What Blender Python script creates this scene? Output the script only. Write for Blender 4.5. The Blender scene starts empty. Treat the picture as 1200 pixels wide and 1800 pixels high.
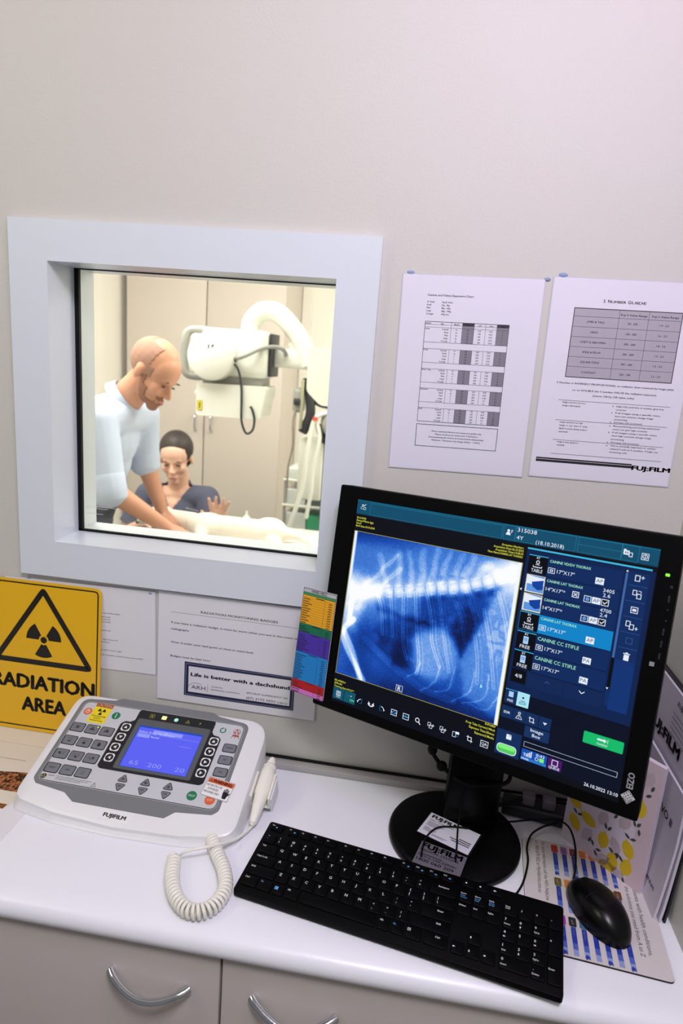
import bpy, bmesh, math, random
import numpy as np
from mathutils import Matrix, Vector

random.seed(7)
SC = bpy.context.scene
COL = SC.collection
R = math.radians

# ---------------------------------------------------------------- camera
cam = bpy.data.cameras.new('camera')
cam_o = bpy.data.objects.new('camera', cam)
COL.objects.link(cam_o)
cam_o.location = (0.52911, -1.06511, 1.64268)
cam_o.rotation_euler = (R(76.7664), R(-4.2837), R(7.8743))
cam.sensor_fit = 'VERTICAL'
cam.sensor_height = 36.0
cam.lens = 1146.893 / 1800 * 36.0
cam.clip_start = 0.02
cam.dof.use_dof = True
cam.dof.focus_distance = 1.02
cam.dof.aperture_fstop = 5.0
SC.camera = cam_o

# ---------------------------------------------------------------- world, exposure
SC.view_settings.view_transform = 'Standard'
SC.view_settings.look = 'None'
SC.view_settings.exposure = 0.0
SC.view_settings.gamma = 1.0
SC.view_settings.use_curve_mapping = False
world = bpy.data.worlds.new('world')
SC.world = world
world.use_nodes = True
world.node_tree.nodes['Background'].inputs[0].default_value = (0.80, 0.80, 0.85, 1)
world.node_tree.nodes['Background'].inputs[1].default_value = 0.22

# ---------------------------------------------------------------- lamps of the two rooms and two added fills
def area(name, loc, target, sx, sy, power, color):
    li = bpy.data.lights.new(name, 'AREA')
    li.shape = 'RECTANGLE'; li.size = sx; li.size_y = sy
    li.energy = power; li.color = color
    o = bpy.data.objects.new(name, li)
    COL.objects.link(o)
    o.location = loc
    d = Vector(target) - Vector(loc)
    o.rotation_euler = d.to_track_quat('-Z', 'Y').to_euler()
    return o
area('ceiling_or_fill_light', (0.64, -1.28, 2.60), (0.35, -0.5, 0.9), 0.35, 0.35, 17.5, (0.97, 0.98, 1.0))
area('ceiling_or_fill_light', (-1.0, -1.0, 2.5), (-0.2, 0.0, 1.2), 0.5, 0.5, 6.5, (1.0, 0.90, 0.72))  # added warm fill for the left side, not a fitting of the room
area('ceiling_or_fill_light', (0.84, -0.85, 2.5), (0.85, 0.0, 1.5), 0.25, 0.25, 4.0, (0.76, 0.44, 1.0))  # added violet tint for the right side, its source is made up
area('ceiling_or_fill_light', (-0.7, 1.3, 2.66), (-0.6, 1.6, 0.8), 1.2, 1.0, 66, (1.0, 0.97, 0.92))
area('ceiling_or_fill_light', (0.9, 2.2, 2.66), (0.5, 2.3, 0.8), 1.0, 1.0, 66, (1.0, 0.975, 0.92))

# ---------------------------------------------------------------- materials
def lin(c):
    if isinstance(c, str):
        c = [int(c[i:i + 2], 16) / 255 for i in (0, 2, 4)]
    return tuple(((x + 0.055) / 1.055) ** 2.4 if x > 0.04045 else x / 12.92 for x in c)
MATS = {}
def mat(name, col, rough=0.5, metal=0.0, em=0.0, coat=0.0, bump=0.0, scale=400.0, vary=0.0, spec=0.5, sss=0.0):
    if name in MATS: return MATS[name]
    m = bpy.data.materials.new(name); m.use_nodes = True
    nt = m.node_tree; b = nt.nodes['Principled BSDF']
    c = lin(col)
    b.inputs['Base Color'].default_value = (*c, 1)
    b.inputs['Roughness'].default_value = rough
    b.inputs['Metallic'].default_value = metal
    b.inputs['Specular IOR Level'].default_value = spec
    if coat: b.inputs['Coat Weight'].default_value = coat; b.inputs['Coat Roughness'].default_value = 0.15
    if sss:
        b.inputs['Subsurface Weight'].default_value = sss; b.inputs['Subsurface Scale'].default_value = 0.01
    if em:
        b.inputs['Base Color'].default_value = (0.004, 0.004, 0.006, 1)
        b.inputs['Specular IOR Level'].default_value = 0.15
        b.inputs['Emission Color'].default_value = (*c, 1)
        b.inputs['Emission Strength'].default_value = em
    if bump or vary:
        tc = nt.nodes.new('ShaderNodeTexCoord'); no = nt.nodes.new('ShaderNodeTexNoise')
        no.inputs['Scale'].default_value = scale; no.inputs['Detail'].default_value = 4
        nt.links.new(tc.outputs['Object'], no.inputs['Vector'])
        if bump:
            bp = nt.nodes.new('ShaderNodeBump'); bp.inputs['Strength'].default_value = bump; bp.inputs['Distance'].default_value = 0.001
            nt.links.new(no.outputs['Fac'], bp.inputs['Height']); nt.links.new(bp.outputs['Normal'], b.inputs['Normal'])
        if vary:
            mx = nt.nodes.new('ShaderNodeMixRGB'); mx.inputs[1].default_value = (*[x * (1 - vary) for x in c], 1)
            mx.inputs[2].default_value = (*[min(1, x * (1 + vary)) for x in c], 1)
            nt.links.new(no.outputs['Fac'], mx.inputs[0]); nt.links.new(mx.outputs[0], b.inputs['Base Color'])
    MATS[name] = m
    return m

# ---------------------------------------------------------------- mesh building
def frame(loc, rz=0.0, rx=0.0, ry=0.0):
    return Matrix.Translation(loc) @ Matrix.Rotation(rz, 4, 'Z') @ Matrix.Rotation(rx, 4, 'X') @ Matrix.Rotation(ry, 4, 'Y')
UPRIGHT = Matrix(((1, 0, 0, 0), (0, 0, -1, 0), (0, 1, 0, 0), (0, 0, 0, 1)))   # x right, y up, z towards the viewer
MM = Matrix.Scale(0.001, 4)

def rounded(pts, r, n=6):
    """round the corners of a polygon; r one radius or a list"""
    out = []; N = len(pts)
    for i in range(N):
        p = Vector(pts[i]); a = Vector(pts[i - 1]); b = Vector(pts[(i + 1) % N])
        rr = r[i] if isinstance(r, (list, tuple)) else r
        da = a - p; db = b - p
        if rr <= 0 or da.length < 1e-9 or db.length < 1e-9:
            out.append(tuple(p)); continue
        ang = da.angle(db)
        if ang > 3.1: out.append(tuple(p)); continue
        t = min(rr / math.tan(ang / 2), da.length * 0.499, db.length * 0.499)
        s = p + da.normalized() * t; e = p + db.normalized() * t
        for k in range(n + 1):
            u = k / n
            q = s * (1 - u) ** 2 + p * 2 * u * (1 - u) + e * u ** 2
            out.append(tuple(q))
    return out
def rrect(x0, y0, x1, y1, r, n=5): return rounded([(x0, y0), (x1, y0), (x1, y1), (x0, y1)], r, n)
def circle(cx, cy, r, n=28, ry=None, a0=0.0):
    ry = ry or r
    return [(cx + r * math.cos(a0 + 2 * math.pi * k / n), cy + ry * math.sin(a0 + 2 * math.pi * k / n)) for k in range(n)]
def sarea(p): return sum(p[i - 1][0] * p[i][1] - p[i][0] * p[i - 1][1] for i in range(len(p))) / 2

_txt = {}
def text_geo(s, bold):
    k = (s, bold)
    if k not in _txt:
        cu = bpy.data.curves.new('t', 'FONT'); cu.body = s; cu.size = 1; cu.offset = bold; cu.resolution_u = 2
        o = bpy.data.objects.new('t', cu); COL.objects.link(o)
        dg = bpy.context.evaluated_depsgraph_get()
        me = bpy.data.meshes.new_from_object(o.evaluated_get(dg))
        vs = [(v.co.x, v.co.y) for v in me.vertices]; fs = [tuple(p.vertices) for p in me.polygons]
        bpy.data.objects.remove(o); bpy.data.curves.remove(cu); bpy.data.meshes.remove(me)
        w0 = min([v[0] for v in vs], default=0); w1 = max([v[0] for v in vs], default=0)
        _txt[k] = (vs, fs, w0, w1)
    return _txt[k]

class MB:
    def __init__(self, M=None):
        self.v = []; self.f = []; self.mi = []; self.slots = []; self.M = M or Matrix.Identity(4)
    def slot(self, m):
        if m not in self.slots: self.slots.append(m)
        return self.slots.index(m)
    def add(self, vs, fs, m, M=None):
        T = self.M @ M if M is not None else self.M
        n = len(self.v); k = self.slot(m)
        self.v += [tuple(T @ Vector(v)) for v in vs]
        self.f += [tuple(i + n for i in f) for f in fs]; self.mi += [k] * len(fs)
        return self
    def box(self, x0, x1, y0, y1, z0, z1, m, M=None):
        vs = [(x, y, z) for z in (z0, z1) for y in (y0, y1) for x in (x0, x1)]
        return self.add(vs, [(0, 2, 3, 1), (4, 5, 7, 6), (0, 1, 5, 4), (2, 6, 7, 3), (0, 4, 6, 2), (1, 3, 7, 5)], m, M)
    def bbox(self, x0, x1, y0, y1, z0, z1, r, m, M=None, seg=3):
        bm = bmesh.new(); bmesh.ops.create_cube(bm, size=1)
        for v in bm.verts:
            v.co = Vector((x0 + (v.co.x + .5) * (x1 - x0), y0 + (v.co.y + .5) * (y1 - y0), z0 + (v.co.z + .5) * (z1 - z0)))
        bmesh.ops.bevel(bm, geom=bm.edges[:], offset=r, segments=seg, affect='EDGES', profile=0.5)
        return self.bm(bm, m, M)
    def bm(self, bm, m, M=None):
        bm.verts.index_update()
        self.add([v.co.copy() for v in bm.verts], [tuple(v.index for v in f.verts) for f in bm.faces], m, M)
        bm.free(); return self
    def prism(self, pts, z0, z1, m, M=None, bev=0.0, side=None):
        """extrude a polygon along z, with an optional bevelled top rim"""
        if sarea(pts) < 0: pts = pts[::-1]
        n = len(pts); rings = [[(x, y, z0) for x, y in pts]]
        if bev:
            ins = inset(pts, bev)
            h = bev if z1 > z0 else -bev
            rings.append([(x, y, z1 - h) for x, y in pts])
            i2 = inset(pts, bev * .3)
            rings.append([(x, y, z1 - h * .3) for x, y in i2])
            rings.append([(x, y, z1) for x, y in ins])
        else: rings.append([(x, y, z1) for x, y in pts])
        vs = [v for r in rings for v in r]; fs = [tuple(range(n))[::-1]]
        for k in range(len(rings) - 1):
            for i in range(n):
                j = (i + 1) % n
                fs.append((k * n + i, k * n + j, (k + 1) * n + j, (k + 1) * n + i))
        fs.append(tuple(range((len(rings) - 1) * n, len(rings) * n)))
        return self.add(vs, fs, m, M)
    def tube(self, pts, r, m, seg=10, M=None, caps=True, closed=False):
        P = [Vector(p) for p in pts]; n = len(P)
        rs = r if isinstance(r, (list, tuple)) else [r] * n
        vs = []; fs = []; up = None
        for i in range(n):
            if closed: t = P[(i + 1) % n] - P[i - 1]
            else: t = P[min(i + 1, n - 1)] - P[max(i - 1, 0)]
            if t.length < 1e-9: t = Vector((0, 0, 1))
            t.normalize()
            if up is None:
                a = Vector((0, 0, 1)) if abs(t.z) < 0.9 else Vector((1, 0, 0))
                up = (a - t * a.dot(t)).normalized()
            else:
                up = up - t * up.dot(t)
                up = up.normalized() if up.length > 1e-6 else t.orthogonal().normalized()
            s = t.cross(up)
            for k in range(seg):
                a = 2 * math.pi * k / seg
                vs.append(P[i] + (up * math.cos(a) + s * math.sin(a)) * rs[i])
        m_ = n if closed else n - 1
        for i in range(m_):
            a = i * seg; b = ((i + 1) % n) * seg
            for k in range(seg):
                j = (k + 1) % seg
                fs.append((a + k, a + j, b + j, b + k))
        if caps and not closed:
            fs.append(tuple(range(seg))[::-1]); fs.append(tuple(range((n - 1) * seg, n * seg)))
        return self.add(vs, fs, m, M)
    def lathe(self, prof, m, M=None, seg=32, sx=1.0, sy=1.0):
        vs = []; fs = []
        for r, z in prof:
            for k in range(seg):
                a = 2 * math.pi * k / seg
                vs.append((r * math.cos(a) * sx, r * math.sin(a) * sy, z))
        for i in range(len(prof) - 1):
            for k in range(seg):
                j = (k + 1) % seg
                fs.append((i * seg + k, i * seg + j, (i + 1) * seg + j, (i + 1) * seg + k))
        fs.append(tuple(range(seg))[::-1]); fs.append(tuple(range((len(prof) - 1) * seg, len(prof) * seg)))
        return self.add(vs, fs, m, M)
    def ell(self, c, r, m, M=None, seg=24, rings=14):
        vs = [(c[0], c[1], c[2] - r[2])]; fs = []
        for i in range(1, rings):
            t = math.pi * i / rings
            for k in range(seg):
                a = 2 * math.pi * k / seg
                vs.append((c[0] + r[0] * math.sin(t) * math.cos(a), c[1] + r[1] * math.sin(t) * math.sin(a), c[2] - r[2] * math.cos(t)))
        vs.append((c[0], c[1], c[2] + r[2])); L = len(vs) - 1
        for k in range(seg):
            j = (k + 1) % seg
            fs.append((0, 1 + j, 1 + k)); fs.append((L, L - seg + k, L - seg + j))
            for i in range(rings - 2):
                a = 1 + i * seg
                fs.append((a + k, a + j, a + seg + j, a + seg + k))
        return self.add(vs, fs, m, M)
    # flat printed matter: x right, y up, lay = height above the sheet in 0.12 mm steps
    def poly(self, pts, m, lay=1):
        if sarea(pts) < 0: pts = pts[::-1]
        return self.add([(x, y, lay * 0.12) for x, y in pts], [tuple(range(len(pts)))], m)
    def rect(self, x0, y0, x1, y1, m, lay=1):
        return self.poly([(min(x0, x1), min(y0, y1)), (max(x0, x1), min(y0, y1)), (max(x0, x1), max(y0, y1)), (min(x0, x1), max(y0, y1))], m, lay)
    def line(self, x0, y0, x1, y1, w, m, lay=1):
        d = Vector((x1 - x0, y1 - y0)); n = Vector((-d.y, d.x)).normalized() * w / 2
        return self.poly([(x0 + n.x, y0 + n.y), (x0 - n.x, y0 - n.y), (x1 - n.x, y1 - n.y), (x1 + n.x, y1 + n.y)], m, lay)
    def pline(self, pts, w, m, lay=1, closed=False):
        n = len(pts)
        for i in range(n if closed else n - 1): self.line(*pts[i], *pts[(i + 1) % n], w, m, lay)
        return self
    def frame_rect(self, x0, y0, x1, y1, w, m, lay=1):
        self.rect(x0, y0, x1, y0 + w, m, lay); self.rect(x0, y1 - w, x1, y1, m, lay)
        self.rect(x0, y0 + w, x0 + w, y1 - w, m, lay); self.rect(x1 - w, y0 + w, x1, y1 - w, m, lay)
        return self
    def ring(self, cx, cy, r0, r1, m, lay=1, a0=0.0, a1=360.0, n=28, sy=1.0):
        for k in range(n):
            p, q = R(a0 + (a1 - a0) * k / n), R(a0 + (a1 - a0) * (k + 1) / n)
            self.poly([(cx + r0 * math.cos(p), cy + r0 * sy * math.sin(p)), (cx + r1 * math.cos(p), cy + r1 * sy * math.sin(p)),
                       (cx + r1 * math.cos(q), cy + r1 * sy * math.sin(q)), (cx + r0 * math.cos(q), cy + r0 * sy * math.sin(q))], m, lay)
        return self
    def text(self, s, x, y, h, m, lay=2, w=None, al='l', bold=0.0, rot=0.0, it=0.0, mirror=False):
        """cap height h, baseline y; w squeezes or stretches the line to that width"""
        vs, fs, w0, w1 = text_geo(s, 0.0)
        if not bold and h < 4.2: bold = 0.016
        if not vs: return self
        if bold:      # struck several times, slightly apart
            bb = bold * 0.55; w0 -= bb; w1 += bb
            sh_ = [(-bb, 0), (bb, 0)] + ([(0, bb * .7), (0, -bb * .7)] if bold > 0.04 else [])
            n0 = len(vs); f0 = fs; v0_ = vs; vs = []; fs = []
            for q_, (a_, b_) in enumerate(sh_):
                vs = vs + [(x_ + a_, y_ + b_) for x_, y_ in v0_]; fs = fs + [tuple(i_ + q_ * n0 for i_ in f_) for f_ in f0]
        k = h / (0.64 if h >= 3 else 0.60)
        kx = k if w is None else w / max(1e-6, w1 - w0)
        W = (w1 - w0) * kx
        ox = {'l': 0, 'c': -W / 2, 'r': -W}[al]
        c, sn = math.cos(R(rot)), math.sin(R(rot)); out = []
        for a, b in vs:
            px = ox + (a - w0) * kx + it * b * k; py = b * k
            if mirror: px = -px
            out.append((x + px * c - py * sn, y + px * sn + py * c, lay * 0.12))
        if mirror: fs = [f[::-1] for f in fs]
        return self.add(out, fs, m)
    def build(self, name, parent=None, smooth=True, ang=35.0):
        me = bpy.data.meshes.new(name); me.from_pydata(self.v, [], self.f)
        for m in self.slots: me.materials.append(m)
        me.polygons.foreach_set('material_index', self.mi)
        me.validate(); me.update()
        if smooth:
            me.shade_smooth(); me.set_sharp_from_angle(angle=R(ang))
        o = bpy.data.objects.new(name, me); COL.objects.link(o)
        if parent: adopt(o, parent)
        return o
def inset(pts, d):
    n = len(pts); out = []
    for i in range(n):
        p = Vector(pts[i]); a = Vector(pts[i - 1]); b = Vector(pts[(i + 1) % n])
        e1 = (p - a); e2 = (b - p)
        n1 = Vector((-e1.y, e1.x)).normalized() if e1.length > 1e-9 else Vector((0, 0))
        n2 = Vector((-e2.y, e2.x)).normalized() if e2.length > 1e-9 else n1
        nn = n1 + n2
        nn = nn.normalized() if nn.length > 1e-6 else n1
        out.append(tuple(p + nn * d / max(0.5, nn.dot(n1))))
    return out
def adopt(o, parent):
    o.parent = parent
    pm = parent.matrix_basis if parent.parent is None else Matrix.Identity(4)
    o.matrix_parent_inverse = (Matrix.Translation(parent.location) if parent.parent is None else Matrix.Identity(4)).inverted()
def tag(o, label, cat, group=None):
    o['label'] = label; o['category'] = cat
    if group: o['group'] = group
    return o
def thing(name, label, cat, loc=(0, 0, 0), group=None):
    o = bpy.data.objects.new(name, None); COL.objects.link(o); o.location = loc
    o.empty_display_size = 0.02
    return tag(o, label, cat, group)
def struct(o): o['kind'] = 'structure'; return o
def smooth_path(pts, n=8, closed=False):
    """Catmull-Rom"""
    P = [Vector(p) for p in pts]; N = len(P); out = []
    for i in range(N if closed else N - 1):
        g = (lambda k: P[k % N]) if closed else (lambda k: P[max(0, min(N - 1, k))])
        a, b, c, d = g(i - 1), g(i), g(i + 1), g(i + 2)
        for k in range(n):
            t = k / n
            out.append(0.5 * ((2 * b) + (c - a) * t + (2 * a - 5 * b + 4 * c - d) * t * t + (3 * b - a - 3 * c + d) * t ** 3))
    if not closed: out.append(P[-1])
    return out

# ---------------------------------------------------------------- the room
M_wall = mat('wall_paint', 'c9c7c0', 0.62, bump=0.25, scale=260, vary=0.015)
M_trimw = mat('white_gloss_paint', 'd8dfe6', 0.3, bump=0.05, scale=90)
M_floor = mat('vinyl_floor', '8e8a86', 0.5, vary=0.1, scale=30)
M_ceil = mat('ceiling_paint', 'e8e6e2', 0.8)
M_xwall = mat('cream_wall_paint', 'f0ebe0', 0.6, bump=0.1)
M_white = mat('white_laminate', 'eaebf3', 0.32, bump=0.03, scale=700, vary=0.01)
M_black = mat('black_plastic', '060608', 0.4, spec=0.2)
M_rubber = mat('black_rubber', '050505', 0.6, spec=0.25)

WX0, WX1, WZ0, WZ1 = -0.112, 0.3665, 1.2845, 1.7620
w = MB(); e_ = 0.0035
w.box(-2.4, WX0 - e_, 0, 0.14, 0, 2.7, M_wall); w.box(WX1 + e_, 1.7, 0, 0.14, 0, 2.7, M_wall)
w.box(WX0 - e_, WX1 + e_, 0, 0.14, 0, WZ0 - e_, M_wall); w.box(WX0 - e_, WX1 + e_, 0, 0.14, WZ1 + e_, 2.7, M_wall)
struct(w.build('wall_back', smooth=False))
struct(MB().box(0.942, 1.0, -2.4, 0, 0, 2.7, M_wall).build('wall_right', smooth=False))
struct(MB().box(-2.4, 1.7, 3.75, 3.85, 0, 2.7, M_xwall).build('wall_far', smooth=False))
struct(MB().box(-1.62, -1.56, 0.14, 3.75, 0, 2.7, M_xwall).build('wall_left', smooth=False))
struct(MB().box(1.5, 1.56, 0.14, 3.75, 0, 2.7, M_xwall).build('wall_side', smooth=False))
struct(MB().box(-2.4, 1.7, -2.4, 3.85, -0.05, 0, M_floor).build('floor', smooth=False))
struct(MB().box(-2.4, 1.7, -2.4, 3.85, 2.7, 2.75, M_ceil).build('ceiling', smooth=False))

win = bpy.data.objects.new('window_1', None); COL.objects.link(win); win.location = (0.127, 0, WZ0); struct(win)
fb = MB(); t = 0.003
ox0, ox1, oz0, oz1 = -0.1795, 0.4335, 1.2176, 1.8262
for x0, x1, z0, z1 in ((ox0, WX0 - t, oz0, oz1), (WX1 + t, ox1, oz0, oz1), (WX0 - t, WX1 + t, oz0, WZ0 - t), (WX0 - t, WX1 + t, WZ1 + t, oz1)):
    fb.box(x0, x1, -0.012, -0.0005, z0, z1, M_trimw)
fb.build('frame_board', win, smooth=False)
rv = MB()
rv.box(WX0 - t, WX0, -0.0122, 0.139, WZ0 - t, WZ1 + t, M_trimw); rv.box(WX1, WX1 + t, -0.0122, 0.139, WZ0 - t, WZ1 + t, M_trimw)
rv.box(WX0, WX1, -0.0122, 0.139, WZ0 - t, WZ0, M_trimw); rv.box(WX0, WX1, -0.0122, 0.139, WZ1, WZ1 + t, M_trimw)
rv.build('reveal', win, smooth=False)
gk = MB()
gk.box(WX0, WX0 + 0.008, 0.070, 0.0775, WZ0, WZ1, M_rubber); gk.box(WX1 - 0.002, WX1, 0.070, 0.0775, WZ0, WZ1, M_rubber)
gk.box(WX0, WX1, 0.070, 0.0775, WZ0, WZ0 + 0.0035, M_rubber); gk.box(WX0, WX1, 0.070, 0.0775, WZ1 - 0.0015, WZ1, M_rubber)
gk.build('gasket', win, smooth=False)
g = bpy.data.materials.new('window_glass'); g.use_nodes = True; nt = g.node_tree
nt.nodes.remove(nt.nodes['Principled BSDF'])
tr = nt.nodes.new('ShaderNodeBsdfTransparent'); tr.inputs[0].default_value = (0.98, 0.99, 0.975, 1)
gl = nt.nodes.new('ShaderNodeBsdfGlossy'); gl.inputs['Roughness'].default_value = 0.02
fr = nt.nodes.new('ShaderNodeFresnel'); fr.inputs[0].default_value = 1.45
mx = nt.nodes.new('ShaderNodeMixShader')
nt.links.new(fr.outputs[0], mx.inputs[0]); nt.links.new(tr.outputs[0], mx.inputs[1]); nt.links.new(gl.outputs[0], mx.inputs[2])
nt.links.new(mx.outputs[0], nt.nodes['Material Output'].inputs[0])
MB().box(WX0, WX1, 0.078, 0.084, WZ0, WZ1, g).build('pane', win, smooth=False)
# illegible mirrored lettering at the foot of the glass, seen from behind
M_dec = mat('white_lettering', 'd8d8d4', 0.5)
dc = MB(frame((WX0 + 0.012, 0.0775, WZ0 + 0.012)) @ UPRIGHT @ MM)
rr = random.Random(3)
for y, x1 in ((36, 66), (32.5, 44), (27, 0), (22, 34)):
    x = 0.0
    while x < x1:
        wd = rr.uniform(1.2, 4.2); dc.rect(x, y, min(x + wd, x1), y + 1.0, M_dec, 1)
        x += wd + 0.7
dc.build('lettering', win, smooth=False)

# ---------------------------------------------------------------- worktop and cabinets
DZ = 0.9
wt = MB()
prof = [(0.0, 0.868), (-0.386, 0.868), (-0.3895, 0.870), (-0.3925, 0.876), (-0.3925, 0.882), (-0.389, 0.890), (-0.382, 0.8955), (-0.372, 0.8988), (-0.358, 0.9), (0.0, 0.9)]
n = len(prof); vs = [(x, y, z) for x in (-1.2, 0.942) for y, z in prof]
wt.add(vs, [tuple(range(n)), tuple(range(n, 2 * n))[::-1]] + [(i, i + n, (i + 1) % n + n, (i + 1) % n) for i in range(n)], M_white)
tag(wt.build('worktop', ang=50), 'long glossy white laminate worktop with rounded front edge below the wall', 'worktop')
M_cab = mat('warm_grey_laminate', 'c6bdb9', 0.45, bump=0.15, scale=900, vary=0.05)
M_dark = mat('dark_gap', '1c1a1a', 0.8)
M_chrome = mat('polished_chrome', 'd8dae0', 0.08, metal=1.0)
for x0, x1, hx0, hx1, lb in ((-0.55, 0.3315, 0.178, 0.2895, 'grey laminate cabinet under the worktop, left of the dark seam'),
                          (0.3335, 0.940, 0.377, 0.491, 'grey laminate cabinet under the worktop, right of the dark seam')):
    c = thing('base_cabinet', lb, 'cabinet', ((x0 + x1) / 2, -0.2, 0), 'cabinets under the worktop')
    MB().box(x0, x1, -0.36, -0.004, 0.002, 0.8675, M_cab).build('carcass', c, smooth=False)
    d = MB().bbox(x0 + 0.0008, x1 - 0.0008, -0.379, -0.3605, 0.10, 0.864, 0.0012, M_cab).build('door', c)
    hp = []
    for k in range(25):
        u = k / 24; s = math.sin(math.pi * u)
        hp.append((hx0 + (hx1 - hx0) * u, -0.3805 - 0.024 * s ** 0.75, 0.8065 - 0.006 * u - 0.010 * s))
    hb = MB().tube(hp, [0.0062 - 0.0014 * math.sin(math.pi * k / 24) for k in range(25)], M_chrome, 12)
    hb.build('handle', d)

# ---------------------------------------------------------------- sheets on the wall
M_paper = mat('laminated_paper', 'dedce8', 0.35, coat=0.25, bump=0.12, scale=14)
M_paper2 = mat('plain_paper', 'dfdee2', 0.6, bump=0.1, scale=14)
M_ink = mat('black_ink', '1a181c', 0.5)
M_ink2 = mat('soft_black_ink', '2c2a30', 0.5)
M_greyp = mat('grey_table_tint', 'a9a5b0', 0.45)
M_greyd = mat('dark_grey_table_tint', '807c88', 0.45)
M_navy = mat('navy_print', '141a3c', 0.45)
M_film = mat('clear_laminate_edge', 'c8c9d2', 0.2, coat=0.3)
M_tack = mat('blue_putty', '8c9cc0', 0.7, bump=0.6, scale=500)

def wall_frame(x, z, a=0.0, y=-0.0016): return frame((x, y, z), ry=-a) @ UPRIGHT @ MM
def sheet_body(b, w, h, m, edge=0, t=0.9):
    if edge: b.prism([(-edge, -h - edge), (w + edge, -h - edge), (w + edge, edge), (-edge, edge)], -t, -0.3, M_film)
    b.prism([(0, -h), (w, -h), (w, 0), (0, 0)], -t, 0, m)

# exposure chart
b = MB(wall_frame(0.4688, 1.7767, 0.018)); sheet_body(b, 212, 300, M_paper, 1.5)
b.text('Canine and Feline Exposure Chart', 39.5, -30.6, 2.6, M_ink, w=70, bold=0.02)
for i, (s, k) in enumerate((('X- Small', '2kg & Under'), ('Small', '2kg - 8kg'), ('Med', '8kg - 18kg'), ('Large', '18kg - 30kg'), ('X-Large', '30kg plus'))):
    b.text(s, 39.2, -40.2 - i * 4.45, 2.0, M_ink, bold=0.025); b.text(k, 62, -40.2 - i * 4.45, 2.0, M_ink)
cx = [39.0, 79.5, 96.6, 114.6, 131.9, 149.0, 167.2]
def col_mid(i): return (cx[i] + cx[i + 1]) / 2
ROWS = [('Limbs', -77.5, -99.4, 'NNNNN', (55,) * 5, (100,) * 5, ('0.02', '0.02', '0.03', '0.04', '0.05'), (2, 2, 3, 4, 5)),
        ('Chest', -109.3, -130.5, 'NNYYY', (58, 60, 65, 70, 80), (200,) * 5, ('0.02',) * 5, (4,) * 5),
        ('Pelvis / Hip', -140.0, -161.2, 'NNYYY', (55, 55, 65, 65, 70), (100, 100, 200, 200, 200), ('0.03', '0.08', '0.05', '0.08', '0.1'), (3, 8, 10, 16, 20)),
        ('Abdomen', -170.2, -191.8, 'NNYYY', (60, 65, 65, 65, 70), (200,) * 5, ('0.05', '0.05', '0.08', '0.1', '0.1'), (10, 10, 16, 20, 20)),
        ('Skull', -201.0, -222.6, 'NNYYY', (60, 60, 70, 70, 70), (100, 100, 200, 200, 200), ('0.05', '0.05', '0.08', '0.1', '0.1'), (3, 5, 16, 20, 20))]
b.rect(cx[2], -68.5, cx[3], -72.8, M_ink2, 1); b.rect(cx[5], -68.5, cx[6], -72.8, M_ink2, 1)
b.rect(cx[2], -72.8, cx[3], -99.4, M_greyd, 1); b.rect(cx[5], -72.8, cx[6], -99.4, M_greyd, 1)
for s, x in (('EXAM', 39.6), ('Size', 63)): b.text(s, x, -72.3, 2.0, M_ink, bold=0.02)
for i, s in ((1, 'Bucky'), (3, 'mA'), (4, 'time')): b.text(s, col_mid(i), -72.3, 2.0, M_ink, al='c', bold=0.02)
b.text('kVp', col_mid(2), -72.3, 2.0, M_ink, 3, al='c', bold=0.02); b.text('mAs', col_mid(5), -72.3, 2.0, M_ink, 3, al='c', bold=0.02)
b.line(cx[0], -72.9, cx[6], -72.9, 0.35, M_ink, 2); b.line(cx[0], -76.8, cx[6], -76.8, 0.35, M_ink, 2)
for nm, y0, y1, buck, kv, ma, tm, mas in ROWS:
    if nm != 'Limbs':
        b.rect(cx[2], y0, cx[3], y1, M_greyd, 1); b.rect(cx[5], y0, cx[6], y1, M_greyd, 1)
        b.line(cx[0], y0, cx[6], y0, 0.4, M_ink, 2)
    b.line(cx[0], y1, cx[6], y1, 0.4, M_ink, 2)
    top = y0 if nm != 'Limbs' else -68.5
    for c in cx[1:6]: b.line(c, top, c, y1, 0.4, M_ink, 2)
    b.text(nm, cx[0] + 0.6, y0 - 2.6, 1.9, M_ink, bold=0.02)
    for i, s in enumerate(('X-Small', 'Small', 'Med', 'Large', 'X-Large')):
        y = y0 - 3.0 - i * 4.3 * (y0 - y1) / 21.5
        b.text(s, 75.5, y, 1.9, M_ink, al='r', bold=0.02); b.text(buck[i], col_mid(1), y, 1.9, M_ink, al='c')
        b.text(str(kv[i]), col_mid(2), y, 1.9, M_ink, al='c', bold=0.01); b.text(str(ma[i]), col_mid(3), y, 1.9, M_ink, al='c')
        b.text(tm[i], col_mid(4), y, 1.9, M_ink, al='c'); b.text(str(mas[i]), col_mid(5), y, 1.9, M_ink, al='c', bold=0.01)
b.frame_rect(38.7, -223, 167.4, -68.1, 0.6, M_ink, 3)
b.frame_rect(38.4, -262.6, 167.4, -227.0, 0.8, M_ink, 2)
for i, s in enumerate(('These exposure factors are meant as a guide only.', 'Please continue to check your S Numbers', '(remembering the Inverse & Proportional relationship)', 'Minimum - Maximum kVp Range 50kVp - 110kVp')):
    b.text(s, 103, -238.5 - i * 4.75, 2.0, M_ink, al='c', bold=0.02, w=(80, 67, 87, 77)[i])
tag(b.build('exposure_chart_sheet', smooth=False), 'laminated canine and feline exposure chart on the wall, left of the S number guide', 'paper sheet')

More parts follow.
